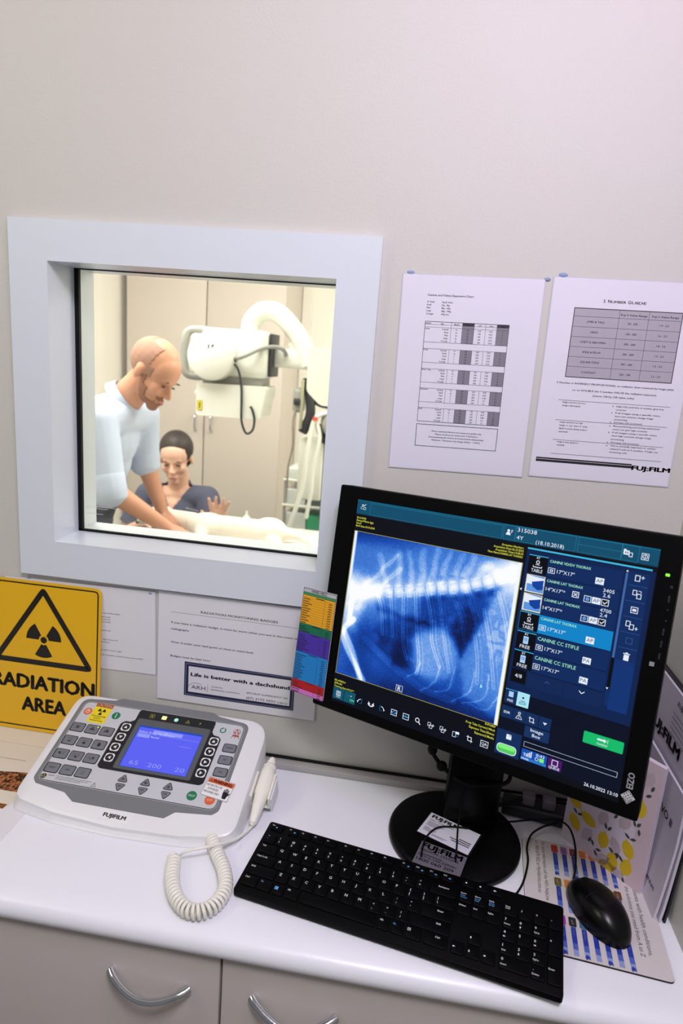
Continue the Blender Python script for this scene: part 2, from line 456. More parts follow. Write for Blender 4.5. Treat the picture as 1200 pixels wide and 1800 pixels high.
# S number guide
b = MB(wall_frame(0.6942, 1.785, 0.0123)); sheet_body(b, 211, 301, M_paper, 1.5)
b.text('S', 75, -33, 4.2, M_ink, bold=0.03); b.text('N', 81.5, -33, 4.2, M_ink, bold=0.03); b.text('UMBER', 86.5, -33, 3.3, M_ink, bold=0.03, w=21)
b.text('G', 110.2, -33, 4.2, M_ink, bold=0.03); b.text('UIDE', 115.5, -33, 3.3, M_ink, bold=0.03, w=21)
b.rect(35, -143.8, 190, -42.2, M_greyp, 1)
ry = [-42.2, -54, -69, -83.8, -98.6, -113.4, -128, -143.8]
for y in ry[1:-1]: b.line(35, y, 190, y, 0.4, M_ink, 2)
for x in (100.7, 143.0): b.line(x, -42.2, x, -143.8, 0.4, M_ink, 2)
b.frame_rect(34.4, -144.3, 190.5, -41.7, 1.0, M_ink, 3)
b.text('Fuji S-Value Range', 121.9, -50.5, 2.5, M_ink, al='c', bold=0.02, w=38); b.text('Fuji L-Value Range', 166.5, -50.5, 2.5, M_ink, al='c', bold=0.02, w=38)
for i, (s, p, q) in enumerate((('LIMBS & TAILS', '50 - 250', '1.4 - 2.5'), ('HEAD', '150 - 500', '1.6 - 2.5'), ('CHEST & ABDOMEN', '200 – 600', '1.8 - 2.6'), ('SPINE & PELVIS', '200 - 600', '1.5 - 2.5'), ('EQUINE STIFLE', '200 – 600', '1.5 - 2.5'), ('CONTRAST', '200 - 700', '1.5 - 2.5'))):
    y = (ry[i + 1] + ry[i + 2]) / 2 - 1.3
    b.text(s, 68, y, 2.5, M_ink, al='c', bold=0.01); b.text(p, 121.5, y, 2.5, M_ink, al='c', bold=0.015); b.text(q, 166.5, y, 2.5, M_ink, al='c', bold=0.015)
b.text('S Number is INVERSELY PROPORTIONAL to radiation dose received by image plate', 23.5, -154.5, 2.4, M_ink, bold=0.02, w=172)
b.text('i.e. to DOUBLE the S number HALVE the radiation exposure', 110, -164.5, 2.4, M_ink, al='c', bold=0.02, w=124)
b.text('(minus 10kVp OR halve mAs)', 110, -171.5, 2.4, M_ink, al='c', bold=0.02, w=61)
for y in (-179.5, -210.2, -241.2, -263.2): b.line(29, y, 195, y, 0.5, M_ink, 2)
for x, y, s in ((36, -183.5, 'Image contrast is too low'), (36, -188.6, '(image is flat & grey)'), (36, -214.2, 'Image contrast is too high'), (36, -219.2, '(image  is  very  black  &  white,'), (36, -224.2, 'detail in certain density areas is'), (36, -229.2, 'saturated)'), (36, -245.2, 'Image is noisy (grainy or'), (36, -250.2, 'mottled)'),
                (116.5, -184.8, 'High kVp and lots of scatter give low'), (116.5, -189.8, 'contrast'), (116.5, -194.8, 'If all images using a specific menu'), (116.5, -199.8, 'have low contrast change image'), (116.5, -204.6, 'processing'), (116.5, -209.2, 'Increase GA (contrast)'),
                (116.5, -214.8, 'Bad positioning and wrong anatomical'), (116.5, -219.8, 'menu can give high contrast'), (116.5, -224.8, 'If all images using a specific menu'), (116.5, -229.8, 'have high contrast change image'), (116.5, -235.2, 'processing'), (116.5, -240.2, 'Decrease GA (contrast)'),
                (116.5, -245.4, 'This is normally exposure or scatter'), (116.5, -250.4, 'related Look at S number, if high, try'), (116.5, -255.4, 'increasing mAs')):
    b.text(s, x, y, 2.0, M_ink, w=min(2.0 * len(s) * 0.945, 72) if x > 100 else None)
for y in (-184, -194, -208.5, -214, -224, -239.5, -244.6): b.poly(circle(111.5, y, 0.8, 10), M_ink, 2)
b.rect(7.2, -277.3, 153, -270.4, M_ink, 1); b.rect(7.2, -273.4, 153, -272.8, M_paper, 2)
b.text('FUJ:FILM', 153, -279.2, 6.0, M_ink, bold=0.10, w=58)
tag(b.build('s_number_guide_sheet', smooth=False), 'laminated S number guide sheet on the wall with grey table and thick black bar', 'paper sheet')

# badges notice
b = MB(wall_frame(0.0818, 1.2121, -0.006, -0.003)); sheet_body(b, 299, 213.5, M_paper2, 1.0)
b.text('RADIATION MONITORING BADGES', 79.5, -33.4, 4.0, M_ink2, w=142)
b.line(24, -37.6, 290, -37.6, 0.4, M_ink2, 2)
b.text('If you have a radiation badge, it must be worn when you are in the room while taking', 24, -59.5, 3.4, M_ink2, w=266)
b.text('radiographs', 24, -72, 3.4, M_ink2, w=34)
b.text('Wear it under your lead gown at chest or waist level', 24, -98, 3.4, M_ink2, w=155)
b.text('Badges must be kept here', 24, -125.5, 3.4, M_ink2, w=76)
badge = b.build('badge_notice_sheet', smooth=False)
tag(badge, 'white radiation monitoring badges notice on the wall behind the console and monitor', 'paper sheet')
# dachshund sticker
b = MB(wall_frame(0.0818, 1.2121, -0.006, -0.0037))
b.prism([(52, -199), (259.5, -199), (259.5, -133), (52, -131.5)], -0.3, 0, M_navy)
b.frame_rect(54.5, -196.8, 257, -134.5, 0.7, mat('pale_blue_line', '8f9bc0', 0.4), 1)
b.rect(60, -191, 252, -139.5, M_paper2, 1)
b.text('Life is better with a dachshund', 64, -158.5, 6.2, M_navy, w=187, bold=0.08)
b.text('ARH', 66, -184, 7.0, M_navy, w=27)
b.ring(76, -190, 18.2, 18.8, M_navy, 2, 60, 150); b.line(97, -187, 97, -171.5, 0.5, M_ink2, 2)
b.text('ANIMAL', 104, -175.5, 1.9, M_ink2, w=22); b.text('REFERRAL HOSPITAL', 104, -181.5, 1.9, M_ink2, w=55)
b.text('SPECIALIST & EMERGENCY VET', 171, -178, 3.0, M_navy, w=78, bold=0.01)
b.text('(07) 3172 0593', 171, -188.6, 4.2, M_navy, w=55, bold=0.015); b.text('(24hrs)', 229, -188.6, 3.2, M_navy, w=19)
tag(b.build('hospital_sticker', smooth=False), 'white sticker with navy border reading Life is better with a dachshund', 'sticker')

# sheet half hidden by the yellow sign
b = MB(wall_frame(-0.2185, 1.2025, 0.016)); sheet_body(b, 292, 163, M_paper2, 1.0)
OR = mat('orange_ink', 'c98a5a', 0.5)
for s, y, x0, x1, m in (('along the top of the screen', -52, 175, 224, M_ink2), ('separately', -59.5, 180, 206, OR), ('sequence', -64.5, 180, 206, OR), ('immediately', -69.5, 180, 206, OR), ('if required', -86.5, 180, 205, M_ink2),
                     ('Cat, Dog, Thorax CR', -104.5, 180, 219, M_ink2), ('veterinary', -109.8, 180, 203, M_ink2), ('Image left is on your right', -125.8, 180, 226, M_ink2), ('lateral views, dorsally, on lateral views, and cranially', -135.8, 170, 268, M_ink2)):
    b.text(s, x0, y, 1.8, m, w=x1 - x0)
tag(b.build('instruction_sheet', smooth=False), 'white instruction sheet on the wall, half hidden behind the yellow radiation sign', 'paper sheet')

# blobs of blue putty
for (x, z, s, lb) in ((0.4795, 1.7795, 0.007, 'blue putty at the top left corner of the exposure chart'), (0.684, 1.7812, 0.006, 'blue putty at the top right corner of the exposure chart'),
                  (0.7065, 1.7885, 0.008, 'blue putty smear at the top left corner of the S number guide'), (0.0645, 1.2035, 0.0055, 'blue putty at the top right corner of the instruction sheet'),
                  (-0.172, 1.2045, 0.005, 'small blue putty lump on the wall just above the yellow sign')):
    tag(MB().ell((x, -0.0006, z), (s * 0.85, 0.0017, s * 0.45), M_tack, seg=14, rings=8).build('adhesive_putty'), lb, 'adhesive putty', 'blue putty on the wall')

# ---------------------------------------------------------------- radiation sign
M_yel = mat('yellow_sign', 'e8b40a', 0.38, coat=0.2)
M_sgk = mat('sign_black', '151008', 0.42)
sgf = frame((0, -0.0218, 0.9), rx=-0.06) @ UPRIGHT @ MM
sg = MB(sgf)
x0, x1 = -253.5, -27.0
sg.prism(rrect(x0, 1.5, x1 , 301, 13), -1.2, 0, M_yel)
def outline(bm_, pts, w, m, lay):
    ins = inset(pts if sarea(pts) > 0 else pts[::-1], w); pp = pts if sarea(pts) > 0 else pts[::-1]
    for i in range(len(pp)):
        j = (i + 1) % len(pp); bm_.poly([pp[i], pp[j], ins[j], ins[i]], m, lay)
outline(sg, rrect(x0 + 5.2, 8.5, x1 - 5.6, 296.2, 9), 2.6, M_sgk, 1)
outline(sg, rounded([(-245.5, 137.2), (-38.5, 137.2), (-149, 292.5 - 1)][:2] + [(-141.6, 296 - 2)], 9), 10.5, M_sgk, 1)
ccx, ccy = -140.0, 188.5
sg.poly(circle(ccx, ccy, 6.4), M_sgk, 1)
for a in (30, 150, 270): sg.ring(ccx, ccy, 9.8, 35, M_sgk, 1, a - 30, a + 30, 10)
sg.text('RADIATION', -140.6, 88.0, 25.0, M_sgk, 1, w=208, al='c', bold=0.09)
sg.text('AREA', -139.0, 43.0, 25.0, M_sgk, 1, w=92, al='c', bold=0.09)
sg.poly(circle(-35.5 - 4, 288, 1.5, 10), mat('rivet_grey', 'b8a878', 0.4), 2)
tag(sg.build('radiation_area_sign', smooth=False), 'yellow radiation area warning sign with black trefoil leaning on the wall', 'sign')

# ---------------------------------------------------------------- flyers on the worktop at far left
M_fly = mat('glossy_flyer_paper', 'dcd6c8', 0.35, coat=0.2)
bn = bpy.data.materials.new('dark_brown_seed_picture'); bn.use_nodes = True; nt = bn.node_tree
vo = nt.nodes.new('ShaderNodeTexVoronoi'); vo.inputs['Scale'].default_value = 230; tc = nt.nodes.new('ShaderNodeTexCoord')
rp = nt.nodes.new('ShaderNodeValToRGB'); rp.color_ramp.elements[0].color = (*lin('180a06'), 1); rp.color_ramp.elements[1].color = (*lin('b87048'), 1); rp.color_ramp.elements[0].position = 0.35; rp.color_ramp.elements[1].position = 0.75
nt.links.new(tc.outputs['Object'], vo.inputs['Vector']); nt.links.new(vo.outputs['Color'], rp.inputs[0])
nt.links.new(rp.outputs[0], nt.nodes['Principled BSDF'].inputs['Base Color']); nt.nodes['Principled BSDF'].inputs['Roughness'].default_value = 0.4
fl = MB(frame((0, 0, 0.9)) @ MM)
fl.prism([(-420, -230), (-81, -230), (-66, -190), (-50, -20), (-420, -20)], 0.1, 0.5, M_fly)
fl.rect(-420, -66, -50, -64.6, mat('fold_line', 'c4beb0', 0.4), 4.4)
fl.poly([(-111, -189), (-150, -189), (-150, -146), (-109, -140), (-70, -136), (-60, -189)], bn, 4.4)
for s, y, x1_ in (('and post personal and grant permission apps', -110, -119), ('and', -128, -163)): fl.text(s, x1_, y, 2.0, M_ink2, 5, al='r')
fl.poly([(-420, -230), (-81, -230), (-80, -219), (-420, -219)], mat('brown_flyer_print', '7a4a1c', 0.4), 4.4)
tag(fl.build('product_flyer', smooth=False), 'cream flyer with dark seed picture lying left of the control console', 'flyer')
f2 = MB(frame((0, 0, 0.9)) @ MM)
f2.prism([(-420, -345), (-39, -345), (-39.5, -215), (-60, -150), (-420, -150)], 0.02, 0.09, M_paper2)
tag(f2.build('paper_sheet', smooth=False), 'blank white paper sheet on the worktop at the far left, under the cream flyer', 'paper sheet')

# ---------------------------------------------------------------- x-ray generator console
KF = frame((-0.0301, -0.0886, 0.97), rz=-0.0237, rx=0.3517) @ MM
M_hous = mat('white_console_plastic', 'e4e4e6', 0.3, bump=0.06, scale=900)
M_kd = mat('dark_grey_membrane', '74777a', 0.45)
M_kl = mat('light_grey_membrane', 'c3c5ca', 0.42, vary=0.02, scale=300)
M_kb = mat('black_membrane', '111319', 0.35)
M_key = mat('grey_console_key', '70747c', 0.42)
M_lcdf = mat('grey_display_bezel', '55585a', 0.4)
M_wh = mat('white_print', 'e8e8e8', 0.45)
con = thing('control_console', 'white and grey desktop control console with blue lit display and sloping keypad', 'control console', (0.12, -0.12, 0.9))
top = rounded([(-38, -143), (40, -158), (145, -164), (250, -159), (335, -145), (334, 75), (-36, 75)], [26, 60, 60, 60, 30, 44, 30], 7)
n = len(top)
Ki = KF.inverted()
def ring(pts, z): return [tuple(KF @ Vector((x, y, z))) for x, y in pts]
i1 = inset(top, 7); i2 = inset(top, 2)
R0 = ring(i1, 0); R1 = ring(i2, -2.2); R2 = ring(top, -7.5)
R3 = [(x, y, 0.9006) for x, y, z in ring(inset(top, -4), 0)]
R2b = [(a[0] * .5 + b[0] * .5, a[1] * .5 + b[1] * .5, a[2] * .35 + b[2] * .65) for a, b in zip(R2, R3)]
body = MB(); vs = R0 + R1 + R2 + R2b + R3; fs = [tuple(range(n))]
for k in range(4):
    for i in range(n):
        j = (i + 1) % n; fs.append((k * n + i, (k + 1) * n + i, (k + 1) * n + j, k * n + j))
fs.append(tuple(range(4 * n, 5 * n))[::-1])
body.add(vs, fs, M_hous)
hous = body.build('housing', con, ang=30)
# membrane overlay
p = MB(KF)
tb = [(-21, -107), (-12, -115), (43, -122), (64, -135), (218, -135), (232, -122), (290, -116), (299, -108), (299, 62), (240, 69), (226, 75), (50, 75), (38, 68), (-21, 62)]
p.prism(rounded(tb, [12, 4, 4, 4, 4, 4, 6, 12, 16, 6, 4, 4, 6, 16], 5), 0, 0.3, M_kd)
p.poly(rrect(-14.5, -109, 293, 58.5, 13), mat('thin_light_line', 'a9adb0', 0.4), 3.2)
p.poly(rrect(-13.5, -108, 292, 57.5, 12), M_kb, 4)
p.poly(rrect(-12.4, -106.9, 290.9, 56.4, 11), M_kl, 5)
p.poly(rounded([(93, 56.5), (93, 33), (86, 28), (77, 28), (71, 22), (71, -66), (77, -70.5), (252, -70.5), (258, -66), (258, 22), (252, 27), (243, 28), (238, 34), (238, 56.5)], [5, 5, 4, 3, 6, 6, 6, 6, 6, 6, 3, 4, 5, 5], 4), M_kb, 7)
p.poly(rrect(98, -65.5, 234, 38.5, 4), M_lcdf, 8)
SY = mat('lit_yellow_indicator', 'fbf9a0', em=1.3); SG_ = mat('lit_green_indicator', 'b8f8e4', em=1.1); SO = mat('dim_yellow_indicator', 'b8a83c', em=0.7)
GR = mat('green_print', '11784f', 0.42); ORP = mat('orange_print', 'd8602c', 0.42)
p.frame_rect(115.5, 43, 124, 51, 0.6, SO, 8); p.poly(circle(119.8, 47, 1.8, 12), SO, 8)
p.poly(rrect(138.2, 43.4, 147, 51, 1), SY, 8)
p.ring(165.5, 46.8, 0, 3.7, SG_, 8); p.poly([(163.5, 47), (165.3, 45.2), (168, 48.6), (165.3, 46.6)], GR, 9)
outline(p, [(183.5, 43.5), (192, 43.5), (187.8, 50.5)], 0.6, SO, 8); p.line(187.8, 45, 187.8, 48, 0.6, SO, 8)
p.poly([(211, 51), (209, 46.8), (210.6, 47), (209.6, 43.5), (212.6, 48), (211, 47.8)], SO, 8)
p.ring(255.4, 41.2, 3.6, 5.8, GR, 7, 105, 425); p.rect(254.2, 43.8, 255.4, 47.5, GR, 7)
BUG = mat('rust_print', 'a5432c', 0.45)
p.ring(281, 42, 5.4, 6.4, BUG, 7)
for a in (90, 210, 330): p.ring(281, 42, 1.2, 4.8, BUG, 7, a - 28, a + 28, 6)
p.rect(275, 32.2, 287, 35.4, BUG, 7)
for x, q in ((276, 273.6), (281, 281), (286, 288.4)): p.line(x, 32.5, q, 28, 1.0, BUG, 7)
# power symbols
p.poly(circle(0.3, 35.6, 7.6, 24), ORP, 7); p.ring(0.3, 35.6, 3, 4.1, M_wh, 8); p.line(0.3, 35, 0.3, 41, 1.0, M_wh, 8)
p.poly(circle(55, 35.6, 7.8, 24), GR, 7); p.line(55, 30.8, 55, 40.4, 1.3, M_wh, 8)
p.poly(circle(247.2, -90.3, 8.4, 28), GR, 7); p.text('PREP', 247.2, -92, 3.4, M_wh, 8, al='c')
p.poly(circle(278.4, -92.3, 8.4, 28), ORP, 7); p.text('EXP', 278.4, -94, 3.4, M_wh, 8, al='c')
p.poly(circle(-5.8, -100.6, 4.6, 20), M_kb, 7)
for a in (90, 210, 330): p.ring(-5.8, -100.6, 0.8, 3.4, mat('olive_print', 'a8a83a', 0.5), 8, a - 28, a + 28, 6)
p.text('WARNING', 0.5, -98.6, 1.5, M_kb, 7, w=12, bold=0.02)
p.text('This x-ray unit may be dangerous to patient and operator', 15.5, -97.8, 1.4, M_ink2, 7, w=62); p.text('unless safe exposure factors, operating instructions', 15.5, -100.5, 1.4, M_ink2, 7, w=56); p.text('and maintenance schedules are observed', 15.5, -103.2, 1.4, M_ink2, 7, w=44)
outline(p, [(78.6, -105), (88, -105), (83.3, -96.6)], 0.6, M_kb, 7); p.line(83.3, -103.6, 83.3, -100, 0.6, M_kb, 7)
for cx_, s in ((83.9, 1), (247.3, -1)):
    pass
ov = p.build('membrane_panel', con, smooth=False)
# lit display
lb = mat('lit_blue_display', '5a60f0', em=1.0); lb1 = mat('lit_pale_display_bar', '8e98f8', em=1.0); lb2 = mat('lit_display_text', 'c2ccff', em=1.0); lb0 = mat('lit_display_edge', '1450c8', em=0.8)
d = MB(KF)
d.poly(rrect(106.6, -60.2, 225.2, 24.6, 1), lb0, 9); d.poly(rrect(108.2, -59.5, 224.2, 20.8, 0.5), lb, 10)
d.rect(136, 11, 190, 18.5, lb1, 11); d.rect(111, 0.5, 133.5, 7.8, lb1, 11); d.rect(109, 8.6, 222, 9.2, lb1, 11)
d.text('II', 160, 12.5, 4, lb2, 12, al='c'); d.text('Select X-ray Parameters', 111, 10, 3.8, lb2, 12, w=66); d.text('Normal', 136, 2, 3.6, lb2, 12, w=15)
d.text('65', 121, -54, 7.5, lb1, 12, w=16); d.text('200', 154, -54, 7.5, lb1, 12, w=24); d.text('20', 202, -54, 7.5, lb1, 12, w=17)
d.rect(192, -6, 214, -5.3, lb1, 11)
d.build('display', con, smooth=False)
# keys
def sq_key(cx_, cy_, w=22.5, h=16.5, sym=None, txt=None):
    k = MB(KF @ Matrix.Translation((cx_, cy_, 0)))
    k.poly(rrect(-w / 2 - 1.4, -h / 2 - 1.4, w / 2 + 1.4, h / 2 + 1.4, 4), M_kb, 6)
    k.prism(rrect(-w / 2, -h / 2, w / 2, h / 2, 3), 0.7, 1.5, M_key, bev=0.5)
    L = 13
    if txt:
        for i, t_ in enumerate(txt): k.text(t_, 0, -1.2 + (len(txt) - 1) * 1.6 - i * 3.4, 2.6 if len(txt) == 1 else 1.8, M_kb, L, al='c')
    if sym == 'grid':
        for a in (-3, 0, 3): k.line(-3.5, a * .8, 3.5, a * .8, 0.7, M_kb, L)
        k.line(-3.4, -3, 3.4, 3, 0.8, M_kb, L); k.line(-3.4, 3, 3.4, -3, 0.8, M_kb, L)
    if sym == 'table': k.rect(-4, -1.5, 4, 1, M_kb, L); k.line(-3, -1.5, -4, -3.5, .7, M_kb, L); k.line(3, -1.5, 4, -3.5, .7, M_kb, L); k.poly(circle(0, 3, 1.6, 10), M_kb, L)
    if sym and sym[0] == 'S':
        i = int(sym[1]); k.frame_rect(-2.6, -3.6, 2.6, 3.8, 0.4, M_kb, L); k.rect(-2, -3.3, 2, (-1.4, 0.2, 2.8)[i], M_kb, L)
    if sym and sym[0] == 'B':
        i = int(sym[1]); k.frame_rect(-5, -1, -1.5, 3, 0.4, M_kb, L); k.frame_rect(1.5, -1, 5, 3, 0.4, M_kb, L)
        k.rect(*((-4.6, -.6, -1.9, 2.6), (-1.6, -3.4, 1.6, -.8), (1.9, -.6, 4.6, 2.6))[i], M_kb, L)
        if i: k.frame_rect(-1.8, -3.6, 1.8, -0.6, 0.4, M_kb, L)
    return k
for (i, j, sym, tx) in ((0, 0, 'grid', None), (1, 0, 'table', None), (2, 0, 'table', None), (0, 1, 'S0', None), (1, 1, 'S1', None), (2, 1, 'S2', None),
                      (0, 2, 'B0', None), (1, 2, 'B1', None), (2, 2, 'B2', None), (0, 3, None, ['RESET']), (1, 3, None, ['APR']), (2, 3, None, ['mA', 'mAs'])):
    k = sq_key(i * 27.4, -j * 28.0, sym=sym, txt=tx)
    if (i, j) == (1, 0): k.poly(circle(8.6, 5.6, 1.4, 10), mat('lit_lime_indicator', 'c8f83c', em=1.2), 13)
    k.build('key', con)
for j, s in enumerate(('MENU', 'SET', 'ESC')): sq_key(278.6, 7.3 - j * 24.0, 21, 15, txt=[s]).build('key', con)
tri = [(-3.2, -2.4), (3.2, -2.4), (0, 3.2)]
def rotp(pts, a): c, s = math.cos(R(a)), math.sin(R(a)); return [(x * c - y * s, x * s + y * c) for x, y in pts]
for X, dirs in ((83.9, (0, 180, 90, 90)), (247.3, (0, 180, -90, -90))):
    for j, a in enumerate(dirs):
        k = MB(KF @ Matrix.Translation((X, 15.4 - j * 21.2, 0)))
        o8 = rounded([(-8, -5.5), (-5.5, -8), (5.5, -8), (8, -5.5), (8, 5.5), (5.5, 8), (-5.5, 8), (-8, 5.5)], 1.5, 2)
        k.prism(o8, 0.85, 1.3, M_wh); k.poly(circle(0, 0, 6.8, 24), M_kb, 11.3)
        k.poly(rotp(tri, a), M_wh, 12.3)
        if j == 3: k.poly([(q[0] + (2.2 if a < 0 else -2.2), q[1]) for q in rotp([(x * .6, y * .6) for x, y in tri], a)], M_key, 13)
        k.build('arrow_key', con, smooth=False)
for X in (125.7, 165.1, 204.6):
    for y0, a, s in ((-81.5, 0, '+'), (-97.0, 180, '-')):
        k = MB(KF @ Matrix.Translation((X, y0, 0)))
        big = rotp([(-10.5, -6.5), (10.5, -6.5), (0, 9.5)], a); sm = rotp([(-8.8, -5.5), (8.8, -5.5), (0, 7.6)], a)
        k.poly(rounded(big, 3.5, 4), M_kb, 6); k.prism(rounded(sm, 2.5, 4), 0.7, 1.4, M_key, bev=0.4)
        yy = -1.2 if a == 0 else 1.2
        k.line(-2.6, yy, 2.6, yy, 1.1, M_kb, 13)
        if s == '+': k.line(0, yy - 2.6, 0, yy + 2.6, 1.1, M_kb, 13)
        k.build('plus_minus_key', con)
# stickers and badge on the console
Y2 = mat('yellow_sticker', 'e8d42a', 0.35); RD = mat('dark_red_print', '9c3a24', 0.4)
s = MB(KF @ Matrix.Translation((8.8, 57.8, 0.75)) @ Matrix.Rotation(R(-1.5), 4, 'Z'))
s.prism([(0, -43.5), (33, -43.5), (33, 0), (0, 0)], -0.1, 0.1, Y2)
s.rect(0.3, -8.6, 32.7, -0.3, RD, 1.5); s.text('CAUTION', 16.5, -7.3, 5.2, mat('cream_print', 'e8dcb8', 0.5), 2.5, w=28, al='c', bold=0.02)
s.poly(circle(16.5, -18.5, 1.3, 12), M_kb, 2)
for a in (30, 150, 270): s.ring(16.5, -18.5, 2.2, 7.6, M_kb, 2, a - 30, a + 30, 6)
for i, t_ in enumerate(('THIS MACHINE', 'EMITS', 'RADIATION')): s.text(t_, 16.5, -30.5 - i * 4.8, 2.7, M_kb, 2, al='c', bold=0.03, w=(28, 13, 24)[i])
s.build('caution_sticker', con, smooth=False)
s = MB(KF @ Matrix.Translation((264.1, -50.9, 1.2)) @ Matrix.Rotation(R(-7.6), 4, 'Z'))
s.prism([(0, -34.5), (47.2, -34.5), (47.2, 0), (0, 0)], -0.2, 0.1, M_wh)
outline(s, [(0.2, -34.3), (47, -34.3), (47, -0.2), (0.2, -0.2)], 0.5, M_kb, 1.5)
s.rect(1.2, -10, 46, -1.4, ORP, 1.5); s.text('WARNING', 26, -8.2, 5.0, M_kb, 2.5, w=34, al='c', bold=0.09); outline(s, [(3, -8.4), (8.6, -8.4), (5.8, -3)], 0.7, M_kb, 2.5)
for i, t_ in enumerate(('RESTRICTED USE', 'AUTHORIZED', 'PERSONNEL ONLY')): s.text(t_, 16, -16 - i * 6.2, 3.5, M_kb, 2, al='c', bold=0.03, w=(27, 19, 27)[i])
s.poly(rounded([(34, -22), (36, -31), (42, -31), (44, -22), (42, -19), (35, -19)], 1, 2), M_kb, 2)
for x, y1 in ((34.8, -15), (37.2, -12.8), (39.6, -13), (42, -15)): s.line(x, -21, x + .3, y1, 1.7, M_kb, 2)
s.line(43.6, -24, 45.4, -19.5, 1.8, M_kb, 2)
s.build('warning_sticker', con, smooth=False)
s = MB(KF @ Matrix.Translation((116, -139, 0.2)) @ Matrix.Rotation(R(-1.5), 4, 'Z'))
s.prism([(0, -14.5), (52, -14.5), (52, 0), (0, 0)], -0.3, 0.15, M_wh); s.text('FUJIFILM', 26, -9.3, 5.6, M_kb, 2, al='c', bold=0.09, w=38)
s.build('name_label', con, smooth=False)
# socket of the coiled lead
MB().tube([(0.2635, -0.2150, 0.911), (0.2645, -0.2265, 0.911)], 0.0095, M_rubber, 20).build('cable_socket', con)

# ---------------------------------------------------------------- hand switch, its holder and coiled lead
M_iv = mat('ivory_plastic', 'edebe0', 0.38)
HF = KF @ Matrix.Translation((352, 0, -22))
hold = MB(HF)
hold.bbox(-17, -13.5, -66, -18, -14, 11, 1.0, M_iv); hold.bbox(13.5, 17, -66, -18, -14, 11, 1.0, M_iv)
hold.bbox(-17, 17, -66, -18, -16.5, -13, 1.0, M_iv); hold.bbox(-20, -16.5, -56, -26, -12, 2, 0.8, M_iv)
hold.bbox(16, 19.5, -62, -22, -30, 4, 0.8, M_hous)
hold.build('switch_holder', con)
hs = thing('hand_switch', 'ivory exposure hand switch with coiled lead, clipped at the right side of the console', 'hand switch', (0.322, -0.15, 0.93))
g_ = MB(HF @ Matrix.Rotation(R(-90), 4, 'X'))     # axis along local y
g_ = MB(HF @ Matrix(((1, 0, 0, 0), (0, 0, 1, 0), (0, -1, 0, 0), (0, 0, 0, 1))))
g_.lathe([(5.6, -104), (6.4, -102), (9.2, -78), (11.4, -58), (13.0, -52), (13.0, -20), (12.6, -8), (10.6, -6), (10.2, -5), (12.0, -4.5), (11.6, 0), (8, 4), (0.5, 4.4)], M_iv, seg=28)
g_.build('grip', hs, ang=50)
g_ = MB(HF @ Matrix(((1, 0, 0, 0), (0, 0, 1, 0), (0, -1, 0, 0), (0, 0, 0, 1))))
g_.lathe([(7.6, 3.6), (7.4, 9.5), (5.4, 10.5), (5.2, 16), (4.4, 17.4), (0.5, 17.8)], M_iv, seg=24)
g_.build('push_button', hs, ang=40)
end = HF @ Vector((0, -103, 0))
cz = 0.9118
core = [(0.2645, -0.2240, 0.911), (0.2700, -0.2350, 0.9115), (0.2875, -0.2626, cz), (0.3042, -0.2872, cz), (0.3160, -0.3164, cz), (0.3140, -0.3440, cz), (0.3010, -0.3620, cz), (0.2800, -0.3655, cz), (0.2570, -0.3490, cz), (0.2385, -0.3182, cz), (0.2275, -0.2820, cz)]
cp = smooth_path(core, 16)
L = [0.0]
for a, b_ in zip(cp, cp[1:]): L.append(L[-1] + (b_ - a).length)
tot = L[-1]; turns = 46; wire = []; up = Vector((0, 0, 1)); NS = turns * 16
for k in range(NS + 1):
    sdist = tot * k / NS
    i = max(0, min(len(L) - 2, next((q for q in range(len(L) - 1) if L[q + 1] >= sdist), len(L) - 2)))
    f_ = (sdist - L[i]) / max(1e-9, L[i + 1] - L[i]); c_ = cp[i].lerp(cp[i + 1], f_)
    t_ = (cp[i + 1] - cp[i]).normalized(); s_ = t_.cross(up).normalized(); n_ = s_.cross(t_)
    a_ = 2 * math.pi * turns * k / NS
    wire.append(c_ + (n_ * math.cos(a_) + s_ * math.sin(a_)) * 0.0083)
MB().tube(wire, 0.0026, M_iv, 7).build('coiled_lead', hs, ang=80)
last = wire[-1]
tail = smooth_path([last, (0.231, -0.276, 0.912), (0.2450, -0.2760, 0.922), (0.268, -0.268, 0.926), (0.2880, -0.2500, 0.921), (0.3030, -0.2260, 0.912), (0.3140, -0.2020, 0.909), (end.x * .6 + .318 * .4, -0.186, 0.9085), (end.x, end.y, end.z)], 10)
MB().tube(tail, 0.0022, M_iv, 9).build('straight_lead', hs, ang=80)
tv = (end - Vector((0.318, -0.19, 0.9085))).normalized()
MB().tube([end - tv * 0.004, end + tv * 0.002], [0.0035, 0.0058], M_iv, 16).build('strain_relief', hs)

# ---------------------------------------------------------------- keyboard
KBF = frame((0.3308, -0.3221, 0.9155), rz=-0.169, rx=R(6.0)) @ MM
M_kbd = mat('black_keyboard_plastic', '030304', 0.45, bump=0.05, scale=1500, spec=0.10)
M_cap = mat('black_key_cap', '040405', 0.5, bump=0.06, scale=1500, spec=0.09)
M_leg = mat('white_key_legend', 'f4f6fc', 0.5); M_legb = mat('blue_key_legend', '6ab4f4', 0.5)
kb = thing('keyboard', 'full-size black computer keyboard with white legends lying in front of the monitor', 'keyboard', (0.54, -0.3, 0.9))
b = MB(KBF)
b.prism(rrect(-3, 0, 438, 132, 5), -11.5, -2.2, M_kbd, bev=1.2)
b.prism(rrect(-2.4, 0.6, 437.4, 131.4, 5), -12.0, -11.5, mat('grey_keyboard_base', '3c3c42', 0.5))
for x in (20, 400): b.bbox(x, x + 22, 112, 122, -25.5, -12, 1, M_kbd)
b.build('case', kb)
